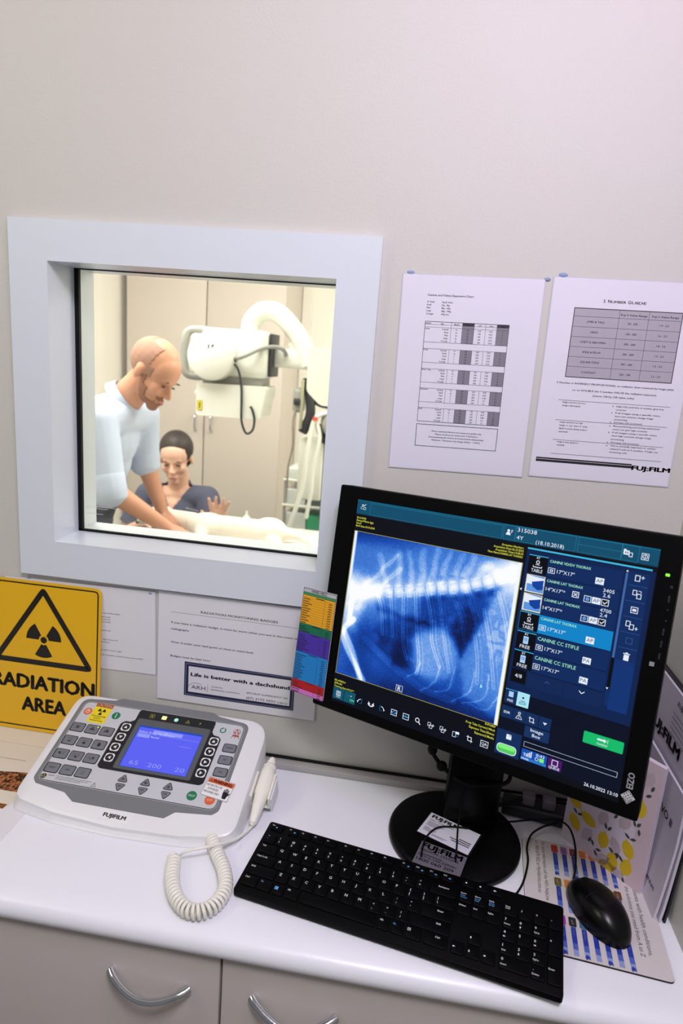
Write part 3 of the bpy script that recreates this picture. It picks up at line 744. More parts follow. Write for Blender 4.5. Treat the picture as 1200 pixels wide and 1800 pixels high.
def key(x, y, w, h=17.6, leg=(), two=False):
    k = MB(KBF @ Matrix.Translation((x, y, 0)))
    pts = rrect(0.6, -h / 2, w - 1.2, h / 2, 2.0, 3); ins_ = inset(pts, 1.1)
    n_ = len(pts); k.add([(a, c, -2.2) for a, c in pts] + [(a, c, -0.3) for a, c in inset(pts, .5)] + [(a, c, 0.0) for a, c in ins_],
        [(i, (i + 1) % n_, n_ + (i + 1) % n_, n_ + i) for i in range(n_)] + [(n_ + i, n_ + (i + 1) % n_, 2 * n_ + (i + 1) % n_, 2 * n_ + i) for i in range(n_)] + [tuple(range(2 * n_, 3 * n_))], M_cap)
    for s, lx, ly, hh, *c in leg:
        m = c[0] if c else M_leg
        if s == 'WIN':
            for a in (0, 2.6):
                for e in (0, 2.6): k.rect(lx + a, ly + e, lx + a + 2.2, ly + e + 2.2, M_legb, 1)
        elif s in ('UP', 'DN', 'LF', 'RT'):
            a = {'UP': 0, 'DN': 180, 'LF': 90, 'RT': -90}[s]
            k.poly([(lx + q[0], ly + q[1]) for q in rotp([(-1.3, 0), (1.3, 0), (0, 1.8)], a)], m, 1)
            q0, q1 = rotp([(0, 0), (0, -1.8)], a); k.line(lx + q0[0], ly + q0[1], lx + q1[0], ly + q1[1], 0.6, m, 1)
        elif s == 'SPK':
            k.poly([(lx, ly), (lx + 1, ly), (lx + 2.2, ly - 1), (lx + 2.2, ly + 2.2), (lx + 1, ly + 1.2), (lx, ly + 1.2)], m, 1)
            if hh > 1: k.ring(lx + 2.4, ly + .6, 0.9, 1.3, m, 1, -50, 50, 5)
        elif s == 'MNU': k.frame_rect(lx, ly, lx + 4, ly + 4, 0.4, m, 1); k.line(lx + 1, ly + 2.7, lx + 3, ly + 2.7, .4, m, 1); k.line(lx + 1, ly + 1.5, lx + 3, ly + 1.5, .4, m, 1)
        elif s == 'DOT': k.poly(circle(lx, ly, 1.3, 10), m, 1)
        else: k.text(s, lx, ly - hh * 0.08, hh * 1.15, m, 1, bold=0.045)
    k.build('key', kb)
FX = [(1.5, 22, 'Esc')] + [(30 + 20.3 * i, 19, 'F%d' % (i + 1)) for i in range(4)] + [(119.3 + 20.3 * i, 19, 'F%d' % (i + 5)) for i in range(4)] + [(208.7 + 20.3 * i, 19, 'F%d' % (i + 9)) for i in range(4)]
for x, w_, s in FX:
    lg = [(s, 2.6, 1.6, 1.7)]
    if s == 'Esc': lg.append(('DOT', 10.5, -0.8, 1, M_legb))
    if s in ('F1', 'F9', 'F10', 'F11', 'F12'): lg.append(('SPK', 10, -1.6, 2, M_legb))
    key(x, 121.5, w_, 12.5, lg)
for i in range(3): key(298.5 + 19.8 * i, 121.5, 19, 12.5, [('SPK', 5, 0, i)])
P_ = 19.6
sh = '~!@#$%^&*()_+'; ba = '`1234567890-='
for i in range(13): key(1.5 + P_ * i, 98.5, P_, 17.8, [(sh[i], 4.4, 3.0, 2.4), (ba[i], 4.4, -3.4, 2.5)])
key(1.5 + P_ * 13, 98.5, P_ * 2, 17.8, [('Backspace', 12, 3.6, 1.9)])
key(1.5, 79, P_ * 1.5, 17.8, [('Tab', 3.5, 3.4, 2.0)])
for i, c in enumerate('QWERTYUIOP'): key(1.5 + P_ * (1.5 + i), 79, P_, 17.8, [(c, 3.4, 2.2, 3.3)])
key(1.5 + P_ * 11.5, 79, P_, 17.8, [('{', 4, 3.0, 2.6), ('[', 4, -3.4, 2.6)]); key(1.5 + P_ * 12.5, 79, P_, 17.8, [('}', 4, 3.0, 2.6), (']', 4, -3.4, 2.6)])
key(1.5 + P_ * 13.5, 79, P_ * 1.5, 17.8, [('|', 4.4, 3.0, 2.6), ('\\', 4, -3.6, 2.6)])
key(1.5, 59.5, P_ * 1.75, 17.8, [('Caps Lock', 3.5, 3.4, 2.0)])
for i, c in enumerate('ASDFGHJKL'): key(1.5 + P_ * (1.75 + i), 59.5, P_, 17.8, [(c, 3.4, 2.2, 3.3)])
key(1.5 + P_ * 10.75, 59.5, P_, 17.8, [(':', 4.4, 3.0, 2.4), (';', 4.4, -3.4, 2.4)]); key(1.5 + P_ * 11.75, 59.5, P_, 17.8, [('"', 4.4, 3.0, 2.4), ("'", 4.4, -3.4, 2.4)])
key(1.5 + P_ * 12.75, 59.5, P_ * 2.25, 17.8, [('Enter', 22, 3.4, 2.0)])
key(1.5, 40, P_ * 2.25, 17.8, [('Shift', 3.5, 3.4, 2.0)])
for i, c in enumerate('ZXCVBNM'): key(1.5 + P_ * (2.25 + i), 40, P_, 17.8, [(c, 3.4, 2.2, 3.3)])
for i, (a, c) in enumerate((('<', ','), ('>', '.'), ('?', '/'))): key(1.5 + P_ * (9.25 + i), 40, P_, 17.8, [(a, 4.4, 3.0, 2.4), (c, 4.4, -3.4, 2.4)])
key(1.5 + P_ * 12.25, 40, P_ * 2.75, 17.8, [('Shift', 33, 3.4, 2.0)])
key(1.5, 20.5, 24.5, 17.8, [('Ctrl', 3.5, 3.4, 2.0)]); key(26.5, 20.5, 21.5, 17.8, [('Fn', 3.0, 3.4, 2.0, M_legb)]); key(48.5, 20.5, 18, 17.8, [('WIN', 3.0, -1.2, 2.0)]); key(67, 20.5, 22, 17.8, [('Alt', 2.5, 3.4, 2.0)])
key(89.5, 20.5, 110, 17.8); key(200, 20.5, 18, 17.8, [('Alt', 2.5, 3.4, 2.0)]); key(218.5, 20.5, 18.5, 17.8, [('Fn', 2.5, 3.4, 2.0, M_legb)])
key(237.5, 20.5, 24, 17.8, [('MNU', 3, 1.5, 2)]); key(262, 20.5, 33, 17.8, [('Ctrl', 15, 3.4, 2.0)])
for i, (a, c, e, g__) in enumerate((('Insert', 'Print', 'Screen', 'Delete'), ('Home', 'Scroll', 'Lock', 'End'), ('PgUp', 'Pause', 'Break', 'PgDn'))):
    key(297.5 + P_ * i, 98.5, P_, 17.8, [(a, 2.4, 4.3, 1.7), (c, 2.4, 0.6, 1.7, M_legb), (e, 2.4, -2.2, 1.7, M_legb)])
    key(297.5 + P_ * i, 79, P_, 17.8, [(g__, 2.4, 4.0, 1.8)])
key(297.5 + P_, 40, P_, 17.8, [('UP', 4.4, 0, 2)])
for i, s in enumerate(('LF', 'DN', 'RT')): key(297.5 + P_ * i, 20.5, P_, 17.8, [(s, 4.4, 0, 2)])
NX = 358.6
np_ = [[('Num', 'Lock'), '/', '*', '-'], [('7', 'Home'), ('8', 'UP'), ('9', 'PgUp')], [('4', 'LF'), ('5', None), ('6', 'RT')], [('1', 'End'), ('2', 'DN'), ('3', 'PgDn')]]
for r_, row in enumerate(np_):
    for i, e in enumerate(row):
        y = (98.5, 79, 59.5, 40)[r_]
        if isinstance(e, str): lg = [(e, 4, 2.2, 2.8)]
        elif r_ == 0: lg = [('Num', 2.6, 4.0, 1.7), ('Lock', 2.6, 1.2, 1.7)]
        else:
            lg = [(e[0], 3, 2.6, 3.0)]
            if e[1] in ('UP', 'LF', 'RT', 'DN'): lg.append((e[1], 4.2, -2.4, 2))
            elif e[1]: lg.append((e[1], 2.6, -3.6, 1.7))
        key(NX + P_ * i, y, P_, 17.8, lg)
key(NX + P_ * 3, 69.2, P_, 37.2, [('+', 3, 0, 3.0)]); key(NX + P_ * 3, 30.2, P_, 37.2, [('Enter', 2, 0, 1.9)])
key(NX, 20.5, P_ * 2, 17.8, [('0', 3, 2.6, 3.0), ('Insert', 2.6, -3.6, 1.7)]); key(NX + P_ * 2, 20.5, P_, 17.8, [('.', 3, 2.6, 3.0), ('Delete', 2, -3.6, 1.7)])

# ---------------------------------------------------------------- monitor
MF = Matrix.Translation((0.4337, -0.0745, 1.4323)) @ Matrix.Rotation(-0.4287, 4, 'Z') @ Matrix.Rotation(-0.0331, 4, 'Y') @ Matrix.Rotation(-0.1619, 4, 'X')
M_bez = mat('black_monitor_plastic', '030304', 0.5, bump=0.04, scale=1500, spec=0.10)
M_base = mat('black_stand_plastic', '040405', 0.36, bump=0.05, scale=900, spec=0.15)
mon = thing('monitor', 'black desktop monitor on a round stand showing a blue canine chest radiograph', 'monitor', (0.64, -0.13, 0.9))
b = MB(MF @ MM)
X0, X1, Zt, Zb = -32.8, 456.3, 18.8, -338.9
def bx(x0, x1, y0, y1, z0, z1, m=M_bez, r=2.0): b.bbox(x0, x1, y0, y1, z0, z1, r, m)
pr = 1.2
ub = MB(MF @ UPRIGHT @ MM)
outer = rrect(X0, Zb, X1, Zt, 4, 4); inner = rrect(0, -324, 432, 0, 0.6, 4)
n = len(outer)
vs = [(x, y, -22) for x, y in outer] + [(x, y, 0.0) for x, y in outer] + [(x, y, 1.6) for x, y in inset(outer, 1.6)] + [(x, y, 1.6) for x, y in inner] + [(x, y, -0.6) for x, y in inner]
fs = []
for k in range(4):
    for i in range(n): j = (i + 1) % n; fs.append((k * n + i, k * n + j, (k + 1) * n + j, (k + 1) * n + i))
ub.add(vs, fs, M_bez)
ub.build('bezel', mon, ang=30)
b.bbox(X0, X1, 20, 32, Zb, Zt, 4, M_bez); b.bbox(X0 + 45, X1 - 45, 30, 58, Zb + 40, Zt - 40, 10, M_bez)
b.build('rear_shell', mon)
# screen
def em(name, col, s=1.0): return mat('lit_' + name, col, 0.3, em=s)
s = MB(MF @ UPRIGHT @ MM)
NV = em('near_black', '03060f'); TL1 = em('teal_bar', '0a4c69'); TL2 = em('dark_teal_line', '2f8bb0'); PN = em('navy_panel', '07204c'); PN2 = em('navy_side_panel', '0d3272')
PN3 = em('navy_row', '08285c'); SEL = em('bright_blue_row', '0783c6'); WHT = em('white', 'e4ecfa'); YL = em('yellow_text', 'e6e64a'); CY = em('cyan_line', '3fb6e0'); GN = em('green_text', 'a8f0cc'); BTN = em('navy_button', '0c2c5a')
DK = em('black_block', '010308'); GRN = em('green_button', '12b868'); PIL = em('pale_green_pill', '7ef07a'); TB = em('dark_teal_button', '0a5266'); PUR = em('purple_block', '4a0f66'); SLB = em('slate_scrollbar', '3d62a4'); LB2 = em('pale_blue_tile', 'a8e4f4'); BLK2 = em('signal_blue', '0d4fb0')
s.rect(0, -324, 432, 0, NV, 0)
s.rect(1, -23, 431, -0.5, TL1, 1)
for x0, x1, y0, y1 in ((24.5, 234, -21.5, -3.5), (236, 252, -21.5, -2), (253, 332, -21.5, -1.5), (335, 388, -21.5, -1.5), (335, 388, -11.5, -1.5), (388, 408, -21.5, -1.5)): s.frame_rect(x0, y0, x1, y1, 0.3, TL2, 2)
s.rect(1, -2.4, 431, -0.5, em('teal_bar_top', '0e6080'), 1.5); s.rect(1, -23, 431, -21.5, em('teal_bar_foot', '073a52'), 1.5)
def person(x, y): s.ring(x, y + 2.6, 0.9, 1.6, WHT, 3); s.pline([(x - 3, y - 3), (x - 3, y - 1), (x - 1.5, y + .4), (x + 1.5, y + .4)], 0.5, WHT, 3)
person(11, -11); s.line(13, -9.5, 16.5, -6, 0.9, WHT, 3); s.frame_rect(13, -15, 17, -11, 0.5, WHT, 3); s.line(8, -14, 13, -14, 0.5, WHT, 3)
s.poly(circle(242.5, -9, 1.9, 12), WHT, 3); s.poly([(239, -15), (246, -15), (244.5, -11), (240.5, -11)], WHT, 3); s.text('F', 246.3, -12, 4.2, WHT, 3)
s.text('315038', 254.6, -8.4, 5.0, WHT, 3, w=26); s.text('4Y', 254.6, -18.8, 4.8, WHT, 3, w=9.4); s.text('(18.10.2018)', 281, -20.6, 4.6, WHT, 3, w=37)
s.rect(390, -14, 397, -8.5, WHT, 3); s.rect(390, -8.6, 393, -7, WHT, 3); s.frame_rect(396.5, -16, 401, -10.5, 0.8, WHT, 4); s.rect(392, -12.5, 393.2, -10, TL1, 4); s.rect(394.4, -12.5, 395.6, -10, TL1, 4)
s.frame_rect(411, -17, 419.5, -8.5, 0.7, WHT, 3); s.ring(415.3, -12.7, 2.2, 2.9, WHT, 3); s.line(415.3, -14.6, 415.3, -10.9, 0.8, WHT, 3)
for i, t_ in enumerate(('ID:315038', 'Name:Wilson Iggy', 'Sex:F', 'Birth Date:18.10.2018')): s.text(t_, 3.6, -29.8 - i * 4.2, 2.5, YL, 3, w=(16, 30, 9, 33)[i], bold=0.01)
for i, t_ in enumerate(('Accession Number:-', 'Acquisition Date:26.10.2022', 'Acquisition Time:13:08:24', 'Menu Name:CANINE LAT THORAX')): s.text(t_, 267, -30.5 - i * 4.2, 2.5, YL, 3, al='r', w=(31, 42, 39, 49)[i], bold=0.01)
for i, t_ in enumerate(('EI/L:4700/2.4', 'GPR:ON', 'Trimming Size:14"X17"*')): s.text(t_, 3, -290.5 - i * 4.6, 2.5, YL, 3, w=(20, 14, 37)[i], bold=0.01)
for i, t_ in enumerate(('KVP:64kV', 'X-ray Tube Current:149mA', 'Exposure Time:20msec', 'Exposure:2.98mAs')): s.text(t_, 266, -281.5 - i * 5.6, 2.8, YL, 3, al='r', w=(15, 43, 37, 28)[i], bold=0.01)
s.frame_rect(2.4, -277.6, 268.5, -48.9, 0.6, em('dim_yellow_line', 'b8b04a'), 5)
# toolbar
s.rect(3, -318.6, 22.5, -300.5, TB, 2); s.rect(23.3, -318.6, 43.5, -300.5, TB, 2)
s.frame_rect(9, -313, 17, -306.5, 0.8, WHT, 3); s.ring(13, -309.8, 1.2, 2, WHT, 3); s.line(9, -305.5, 17, -305.5, 0.6, WHT, 3); s.line(9, -315, 17, -315, .6, WHT, 3)
s.text('ON', 34.5, -315, 3.4, em('green_on', '5df08a'), 3, w=7.5); s.poly(circle(31, -307.5, 1, 8), SEL, 3); s.poly(circle(36, -307, 0.9, 8), WHT, 3)
for i in range(11): s.frame_rect(44.5 + i * 20.1, -318.5, 64 + i * 20.1, -299, 0.25, em('faint_blue_line', '0a1c3c'), 2)
for x, t_ in ((52.2, 'c'), (72.1, 'e'), (91.3, 'd'), (112, 'f'), (132, 'g'), (151.6, 'm'), (172, 'p'), (191.2, 'p'), (210.9, 'q'), (232.3, 'k'), (254, 'QA')):
    y = -308.8
    if t_ == 'c': s.pline([(x + 3.5, y + 4), (x + 3.5, y - 4), (x - .5, y - 4)], 0.5, SEL, 3); s.ring(x + 2, y - 3, 5, 6, WHT, 3, 95, 175, 8); s.poly([(x - 5, y - 1), (x - 2.4, y - 1), (x - 3.7, y - 4)], WHT, 3)
    elif t_ == 'd': s.pline([(x - 3.5, y + 4), (x - 3.5, y - 4), (x + .5, y - 4)], 0.5, SEL, 3); s.ring(x - 2, y - 3, 5, 6, WHT, 3, 5, 85, 8); s.poly([(x + 5, y - 1), (x + 2.4, y - 1), (x + 3.7, y - 4)], WHT, 3)
    elif t_ == 'e': s.ring(x, y + 3, 5, 6.6, WHT, 3, 205, 335, 10); s.poly([(x - 5, y + 4), (x - 1, y), (x - 4, y - 1)], WHT, 3); s.poly([(x + 5, y + 4), (x + 1, y), (x + 4, y - 1)], WHT, 3)
    elif t_ in 'fg': s.frame_rect(x - 5, y - 4.5, x + 5, y + 4.5, 0.8, WHT, 3); (s.ring(x, y, 1.6, 2.8, SEL, 3) if t_ == 'f' else s.rect(x - 1.8, y - 1.8, x + 1.8, y + 1.8, SEL, 3)); s.line(x - 4, y, x - 2.5, y, 1, WHT, 3); s.line(x + 2.5, y, x + 4, y, 1, WHT, 3)
    elif t_ == 'm': s.ring(x - .8, y + 1, 2.4, 3.5, WHT, 3); s.line(x + 1.6, y - 1.4, x + 4.4, y - 4.4, 1.4, WHT, 3)
    elif t_ == 'p': s.frame_rect(x - 4.5, y - 1.5, x + .5, y + 4, 0.6, WHT, 3); s.frame_rect(x - 2, y - 4.5, x + 3, y + 1, 0.6, WHT, 3); s.line(x + 2, y + .5, x + 6, y + .5, 0.8, WHT, 3); s.line(x + 4, y - 1.5, x + 4, y + 2.5, 0.8, WHT, 3)
    elif t_ == 'q': s.frame_rect(x - 4.5, y - 4.5, x + 1, y + 3, 0.6, WHT, 3); s.rect(x, y + .5, x + 5.5, y + 4, WHT, 3); s.rect(x + 1, y - 3, x + 5, y - 2.2, SEL, 3)
    elif t_ == 'k': s.pline([(x - 2.6, y + 4.6), (x - 2.6, y - 2.6), (x + 4.6, y - 2.6)], 0.9, WHT, 3); s.pline([(x - 4.6, y + 2.6), (x + 2.6, y + 2.6), (x + 2.6, y - 4.6)], 0.9, WHT, 3)
    else: s.frame_rect(x - 5.6, y - 4.6, x + 5.6, y + 4.6, 0.7, WHT, 3); s.text('QA', x, y - 2, 4, WHT, 3, al='c', w=7.6)
s.poly(circle(237, -229.5, .8, 6), WHT, 14); s.poly([(236.5, -227), (236.5, -233), (240, -230.5)], em('cyan_cursor', '8ff0ff'), 14)
# right-hand work list
s.rect(271.5, -225, 430.5, -29.5, PN, 1); s.rect(272, -28.8, 426, -26.6, CY, 3)
s.rect(396, -207.8, 424.5, -34, em('navy_tool_column', '092a5e'), 2); s.rect(401, -211.5, 424, -146, PN2, 3)
rows = [(-35.2, 'CANINE VD/DV THORAX', '17"X17"', 0, 'AP', 'TABLE'), (-61.5, 'CANINE LAT THORAX', '14"X17"*', 0, 'AP', 'IMG'), (-87.0, 'CANINE LAT THORAX', '14"X17"*', 0, 'AP', 'IMG'),
        (-112.7, 'CANINE LAT THORAX', '17"X17"', 1, 'AP', 'TABLE'), (-139.6, 'CANINE CC STIFLE', '17"X17"', 0, 'PA', 'FREE'), (-165.8, 'CANINE CC STIFLE', '17"X17"', 0, 'PA', 'FREE')]
XG = em('radiograph_thumb', '5c94dc'); XD = em('radiograph_thumb_dark', '0c3f9a')
for k, (y, t_, sz, sel, ap, kind) in enumerate(rows):
    s.rect(275, y - 25.2, 394, y, SEL if sel else PN3, 3)
    s.line(275, y - 25.6, 394, y - 25.6, 0.4, DK, 4)
    if kind == 'IMG':
        off = 0 if k == 1 else 0
        s.rect(276, y - 24.5, 301, y - 0.5, em('pale_gold_line', 'd8c890'), 5); s.rect(276.8, y - 23.7, 300.2, y - 1.3, WHT, 6)
        s.rect(278, y - 23, 300.2, y - 13, XG, 7); s.poly([(284, y - 10), (299.5, y - 5.5), (299.5, y - 18), (293, y - 20), (286, y - 16)], XD, 8); s.poly([(278, y - 1.3), (300, y - 1.3), (300, y - 3.4), (286, y - 2.4)], XG, 7)
    else:
        s.rect(275.5, y - 24.6, 301, y - 0.4, DK, 5); s.rect(275.5, y - 1.2, 301, y - 0.2, CY, 6); s.text('RT', 288.2, y - 4.8, 2.4, WHT, 7, al='c')
        s.text(kind, 288.2, y - 22.8, 4.2, WHT, 7, al='c', w=15 if kind == 'TABLE' else 13.5)
        if kind == 'TABLE':
            s.ring(288.2, y - 9, 1.5, 2.4, WHT, 7); s.line(285.5, y - 12.5, 291, y - 12.5, .7, WHT, 7); s.rect(282.5, y - 16.5, 294, y - 15.4, WHT, 7); s.line(282.5, y - 14, 282.5, y - 16, .7, WHT, 7); s.line(294, y - 14, 294, y - 16, .7, WHT, 7)
        else: s.rect(284.8, y - 16.5, 291.6, y - 6.3, em('pale_icon_blue', 'a9cdf4'), 7); s.ring(288.2, y - 10.5, 1.2, 1.9, XD, 8)
    big = t_.endswith('STIFLE')
    s.text(t_, 303.5, y - 6.2 - (1 if big else 0), 4.3 if big else 3.2, GN, 5, w=53 if big else (52 if 'VD' in t_ else 46))
    if kind != 'IMG':
        s.frame_rect(302.5, y - 20.4, 311.5, y - 13, 0.7, WHT, 5); s.frame_rect(305, y - 18.4, 309, y - 15, 0.9, WHT, 5)
        s.text(sz, 314.2, y - 18.8, 4.4, WHT, 5, w=22.5); xa, ya = 362.8, y - 18.6
    else:
        s.text(sz, 303.5, y - 17.5, 4.2, WHT, 5, w=25); xa, ya = 362.5, y - 18
        if k == 1: s.frame_rect(337.5, y - 19, 346, y - 11, 0.9, WHT, 5); s.line(339.5, y - 17, 344, y - 13, 1, WHT, 5); s.line(339.5, y - 13, 344, y - 17, 1, WHT, 5)
        s.text('3405' if k == 1 else '4700', 374, y - 4.2, 4.2, WHT, 5, w=13.5); s.text('2.6' if k == 1 else '2.4', 374.5, y - 10.4, 4.2, WHT, 5, w=9)
        s.rect(352.5, ya - 3.6, 361.5, ya + 4.8, WHT, 5); s.rect(353.3, ya - 2.8, 360.7, ya + 4, PN, 6); s.poly(circle(357, ya + .6, 2.8, 5, a0=math.pi / 2), XG, 7)
        s.rect(374, ya - 3.6, 383, ya + 4.8, WHT, 5); s.rect(374.8, ya - 2.8, 382.2, ya + 4, DK, 6); s.pline([(376.2, ya + .8), (378, ya - 1.2), (381.4, ya + 2.6)], 1, WHT, 7)
    s.rect(xa, ya - 3.6, xa + 10.5, ya + 4.8, WHT, 5); s.text(ap, xa + 5.2, ya - 1.4, 4.2, PN, 6, al='c', w=8)
s.rect(275.5, -210.8, 296, -192.4, DK, 5); s.text('4/8', 285.8, -203.6, 4.6, WHT, 6, al='c', w=9.5)
for x0, x1 in ((298, 345), (346, 394)): s.rect(x0, -213, x1, -193, em('navy_pager', '092552'), 4)
s.pline([(321, -201), (324, -198.2), (327, -201)], 0.6, SLB, 6); s.pline([(365, -198), (368.4, -201), (371.8, -198)], 1.0, WHT, 6)
s.poly([(272, -86), (272, -82), (269.5, -84)], WHT, 4)
s.rect(396.2, -186, 400.2, -34, DK, 4); s.rect(396.8, -145, 399.7, -36, SLB, 5); s.poly([(396.8, -34.6), (399.8, -34.6), (398.3, -32.2)], WHT, 6); s.poly([(395.8, -184), (398.8, -184), (397.3, -186.6)], WHT, 6)
for k in range(6): s.line(401.5, -50.3 - k * 19.8, 424, -50.3 - k * 19.8, 0.35, SLB if k < 5 else PN, 4)
s.frame_rect(408, -44.5, 414, -36.8, 0.9, WHT, 5); s.line(415, -39, 419, -39, 0.8, WHT, 5); s.line(417, -41, 417, -37, 0.8, WHT, 5)
s.frame_rect(408, -62, 413, -55.5, 0.8, WHT, 5); s.frame_rect(413, -66, 418.5, -59.5, 0.8, WHT, 5); s.pline([(414.5, -56), (417.5, -56), (417.5, -58.5)], .6, WHT, 5)
s.frame_rect(409, -84.5, 417.5, -76.5, 0.8, WHT, 5); s.rect(411, -82, 415.5, -79, WHT, 5)
s.frame_rect(406, -102, 411.5, -95, 0.8, WHT, 5); s.frame_rect(410.5, -105.5, 416, -98.5, 0.8, WHT, 6); s.line(417, -103, 420.5, -103, .8, WHT, 5); s.line(418.7, -105, 418.7, -101, .8, WHT, 5)
s.frame_rect(409.5, -123.5, 417, -116, 0.5, SLB, 5)
s.rect(410, -145, 416, -137.6, WHT, 5); s.rect(409, -136.8, 417, -135.8, WHT, 5); s.rect(411.6, -135.8, 414.4, -134.6, WHT, 5)
# lower right controls
s.rect(270.5, -315, 431, -226, em('deep_navy', '030b20'), 0.5)
s.rect(272, -241.5, 288, -222, BTN, 5); s.rect(272, -223, 288, -222.3, CY, 6); s.rect(277, -232.5, 283.4, -225, em('pale_icon_blue', 'a9cdf4'), 6); s.text('FREE', 280, -239, 2.8, WHT, 6, al='c', w=8)
s.rect(288.6, -241.5, 305, -222, LB2, 5); s.poly(circle(296.8, -229, 1.4, 10), DK, 6); s.frame_rect(292.5, -238, 301, -235, .7, TB, 6); s.line(294, -233.5, 299.6, -233.5, .8, TB, 6)
for x0, x1 in ((270.5, 286), (286.6, 303.2), (303.8, 321), (321.8, 337.5)): s.rect(x0, -262.5, x1, -246, BTN, 3)
s.text('EDR', 278.2, -256.2, 3.0, WHT, 5, al='c', bold=0.03, w=8.6)
s.ring(295, -251, 1.1, 1.9, WHT, 5); outline(s, [(290.5, -259), (299.5, -259), (297, -254), (293, -254)], .6, WHT, 5); s.line(295, -258, 295, -253, .5, WHT, 5)
x, y = 312.2, -255; s.pline([(x - 2.6, y + 4.2), (x - 2.6, y - 2.6), (x + 4.2, y - 2.6)], 0.8, WHT, 5); s.pline([(x - 4.2, y + 2.4), (x + 2.4, y + 2.4), (x + 2.4, y - 4.2)], 0.8, WHT, 5)
s.poly([(327, -253), (332.6, -253), (329.8, -256.4)], WHT, 5)
s.poly(rrect(305, -279.5, 338, -264, 1.5), em('button_navy', '123060'), 5); s.text('Image', 321.3, -270.2, 4.0, WHT, 6, al='c', w=17); s.text('Box', 321.3, -276.8, 4.0, WHT, 6, al='c', w=11)
s.poly(rrect(379, -261.8, 427.4, -246.6, 1.6), GRN, 5); s.rect(396, -253.4, 404, -251, WHT, 6); s.poly([(404, -255), (404, -249.6), (407.4, -252.2)], WHT, 6); s.line(408.6, -255, 408.6, -249.6, .5, WHT, 6); s.text('Complete', 402.3, -258.8, 2.3, WHT, 6, al='c', w=13)
s.frame_rect(307, -292.8, 425.5, -285.8, 0.45, SLB, 5)
s.frame_rect(307, -292.8, 425.5, -285.8, 0.3, WHT, 6)
s.rect(305.5, -310.8, 339.5, -296, BLK2, 5); s.rect(305.5, -310.8, 339.5, -307.4, em('mid_blue', '2a7ad0'), 6)
for i, h_ in enumerate((4, 5.5, 7, 8.5)): s.rect(311.8 + i * 2.1, -305.5, 313.1 + i * 2.1, -305.5 + h_, WHT, 7)
s.text('T', 308, -305.5, 4, WHT, 7); s.text('PANEL', 307, -310.2, 2.4, WHT, 7, w=10); s.text('0:43', 325, -300.8, 3.6, WHT, 7, w=11); s.ring(326.5, -304.3, 1.7, 2.4, WHT, 7); s.rect(330, -306.8, 336, -301.6, PIL, 7)
s.rect(341, -310.8, 359, -296, PUR, 5); s.frame_rect(346, -305.5, 354, -297.5, 0.8, WHT, 6); s.text('QUEUE', 350, -309.8, 2.9, WHT, 7, al='c', w=14)
s.text('26.10.2022 13:10', 389, -316.5, 4.0, WHT, 5, w=41)
s.rect(269, -314, 303, -279.5, BTN, 4); s.rect(282.5, -291, 289.5, -284, WHT, 5); s.line(286, -286, 291, -284.4, .8, PUR, 6)
s.poly(rrect(271.4, -311.5, 298.8, -298.6, 6.2, 7), WHT, 5); s.poly(rrect(272.4, -310.6, 297.8, -299.5, 5.4, 7), em('green_pill', '52c860'), 6); s.poly(rrect(273.5, -305.5, 296.7, -300.2, 2.6, 5), PIL, 7)
scr = s.build('screen', mon, smooth=False)

# the radiograph on the screen, as one fine mesh with a colour attribute
spine = [(-1,-134),(22,-142),(56,-135),(86,-128),(115,-121),(140,-113),(165,-106),(187,-100),(208,-92),(226,-84),(247,-72),(270,-62)]
proc = [[(69,-122),(54,-81)],[(90,-117),(85,-73)],[(111,-113),(102,-65)],[(126,-107),(122,-59)],[(139,-104),(147,-56)],[(154,-101),(166,-55)],[(173,-92),(185,-56)],[(189,-84),(202,-56)],[(208,-78),(224,-61)]]
scap = [[(17,-151),(80,-76)],[(22,-168),(89,-95)],[(10,-163),(57,-127)]]
ribs = [[(57,-137),(67,-160),(75,-197)],[(79,-132),(92,-195)],[(100,-128),(110,-198),(120,-223)],[(119,-123),(128,-171),(139,-218),(139,-240)],[(136,-117),(149,-154),(156,-189),(173,-221)],[(156,-115),(168,-161),(188,-224)],[(173,-109),(194,-143),(204,-176)],[(195,-102),(208,-127),(223,-159)],[(215,-154),(226,-194),(231,-228)],[(225,-124),(243,-178),(255,-228)],[(242,-96),(262,-149),(262,-184)]]
cart = [[(172,-219),(171,-241),(150,-262)],[(197,-214),(192,-245),(171,-258)],[(226,-211),(224,-240),(198,-265)],[(246,-212),(242,-246),(215,-262)],[(262,-238),(251,-262),(224,-261)],[(141,-222),(139,-240),(124,-250)]]
stern = [(47,-212),(73,-226),(101,-241),(124,-250),(150,-260),(174,-262),(200,-264)]
lung = [(132,-126),(156,-116),(188,-109),(211,-98),(243,-88),(231,-117),(212,-169),(202,-196),(189,-180),(176,-159),(139,-176),(121,-193),(122,-212),(122,-235),(100,-239),(81,-208),(59,-196),(79,-173),(126,-157),(131,-140)]
dark = [(203,-126),(221,-143),(212,-167),(202,-195),(185,-171)]
belly = [(247,-87),(231,-120),(213,-170),(202,-200),(216,-252),(264,-272),(290,-158),(276,-81)]
heart = [(121,-194),(139,-176),(169,-166),(189,-180),(200,-206),(190,-235),(161,-244),(139,-240)]
limb = [[(22,-187),(6,-217),(53,-276)],[(8,-209),(29,-238),(47,-275)],[(14,-152),(14,-189)]]
step = 0.6
gx = np.arange(3.5, 267.6, step); gy = np.arange(-277.0, -49.4, step)
Xg, Yg = np.meshgrid(gx, gy)
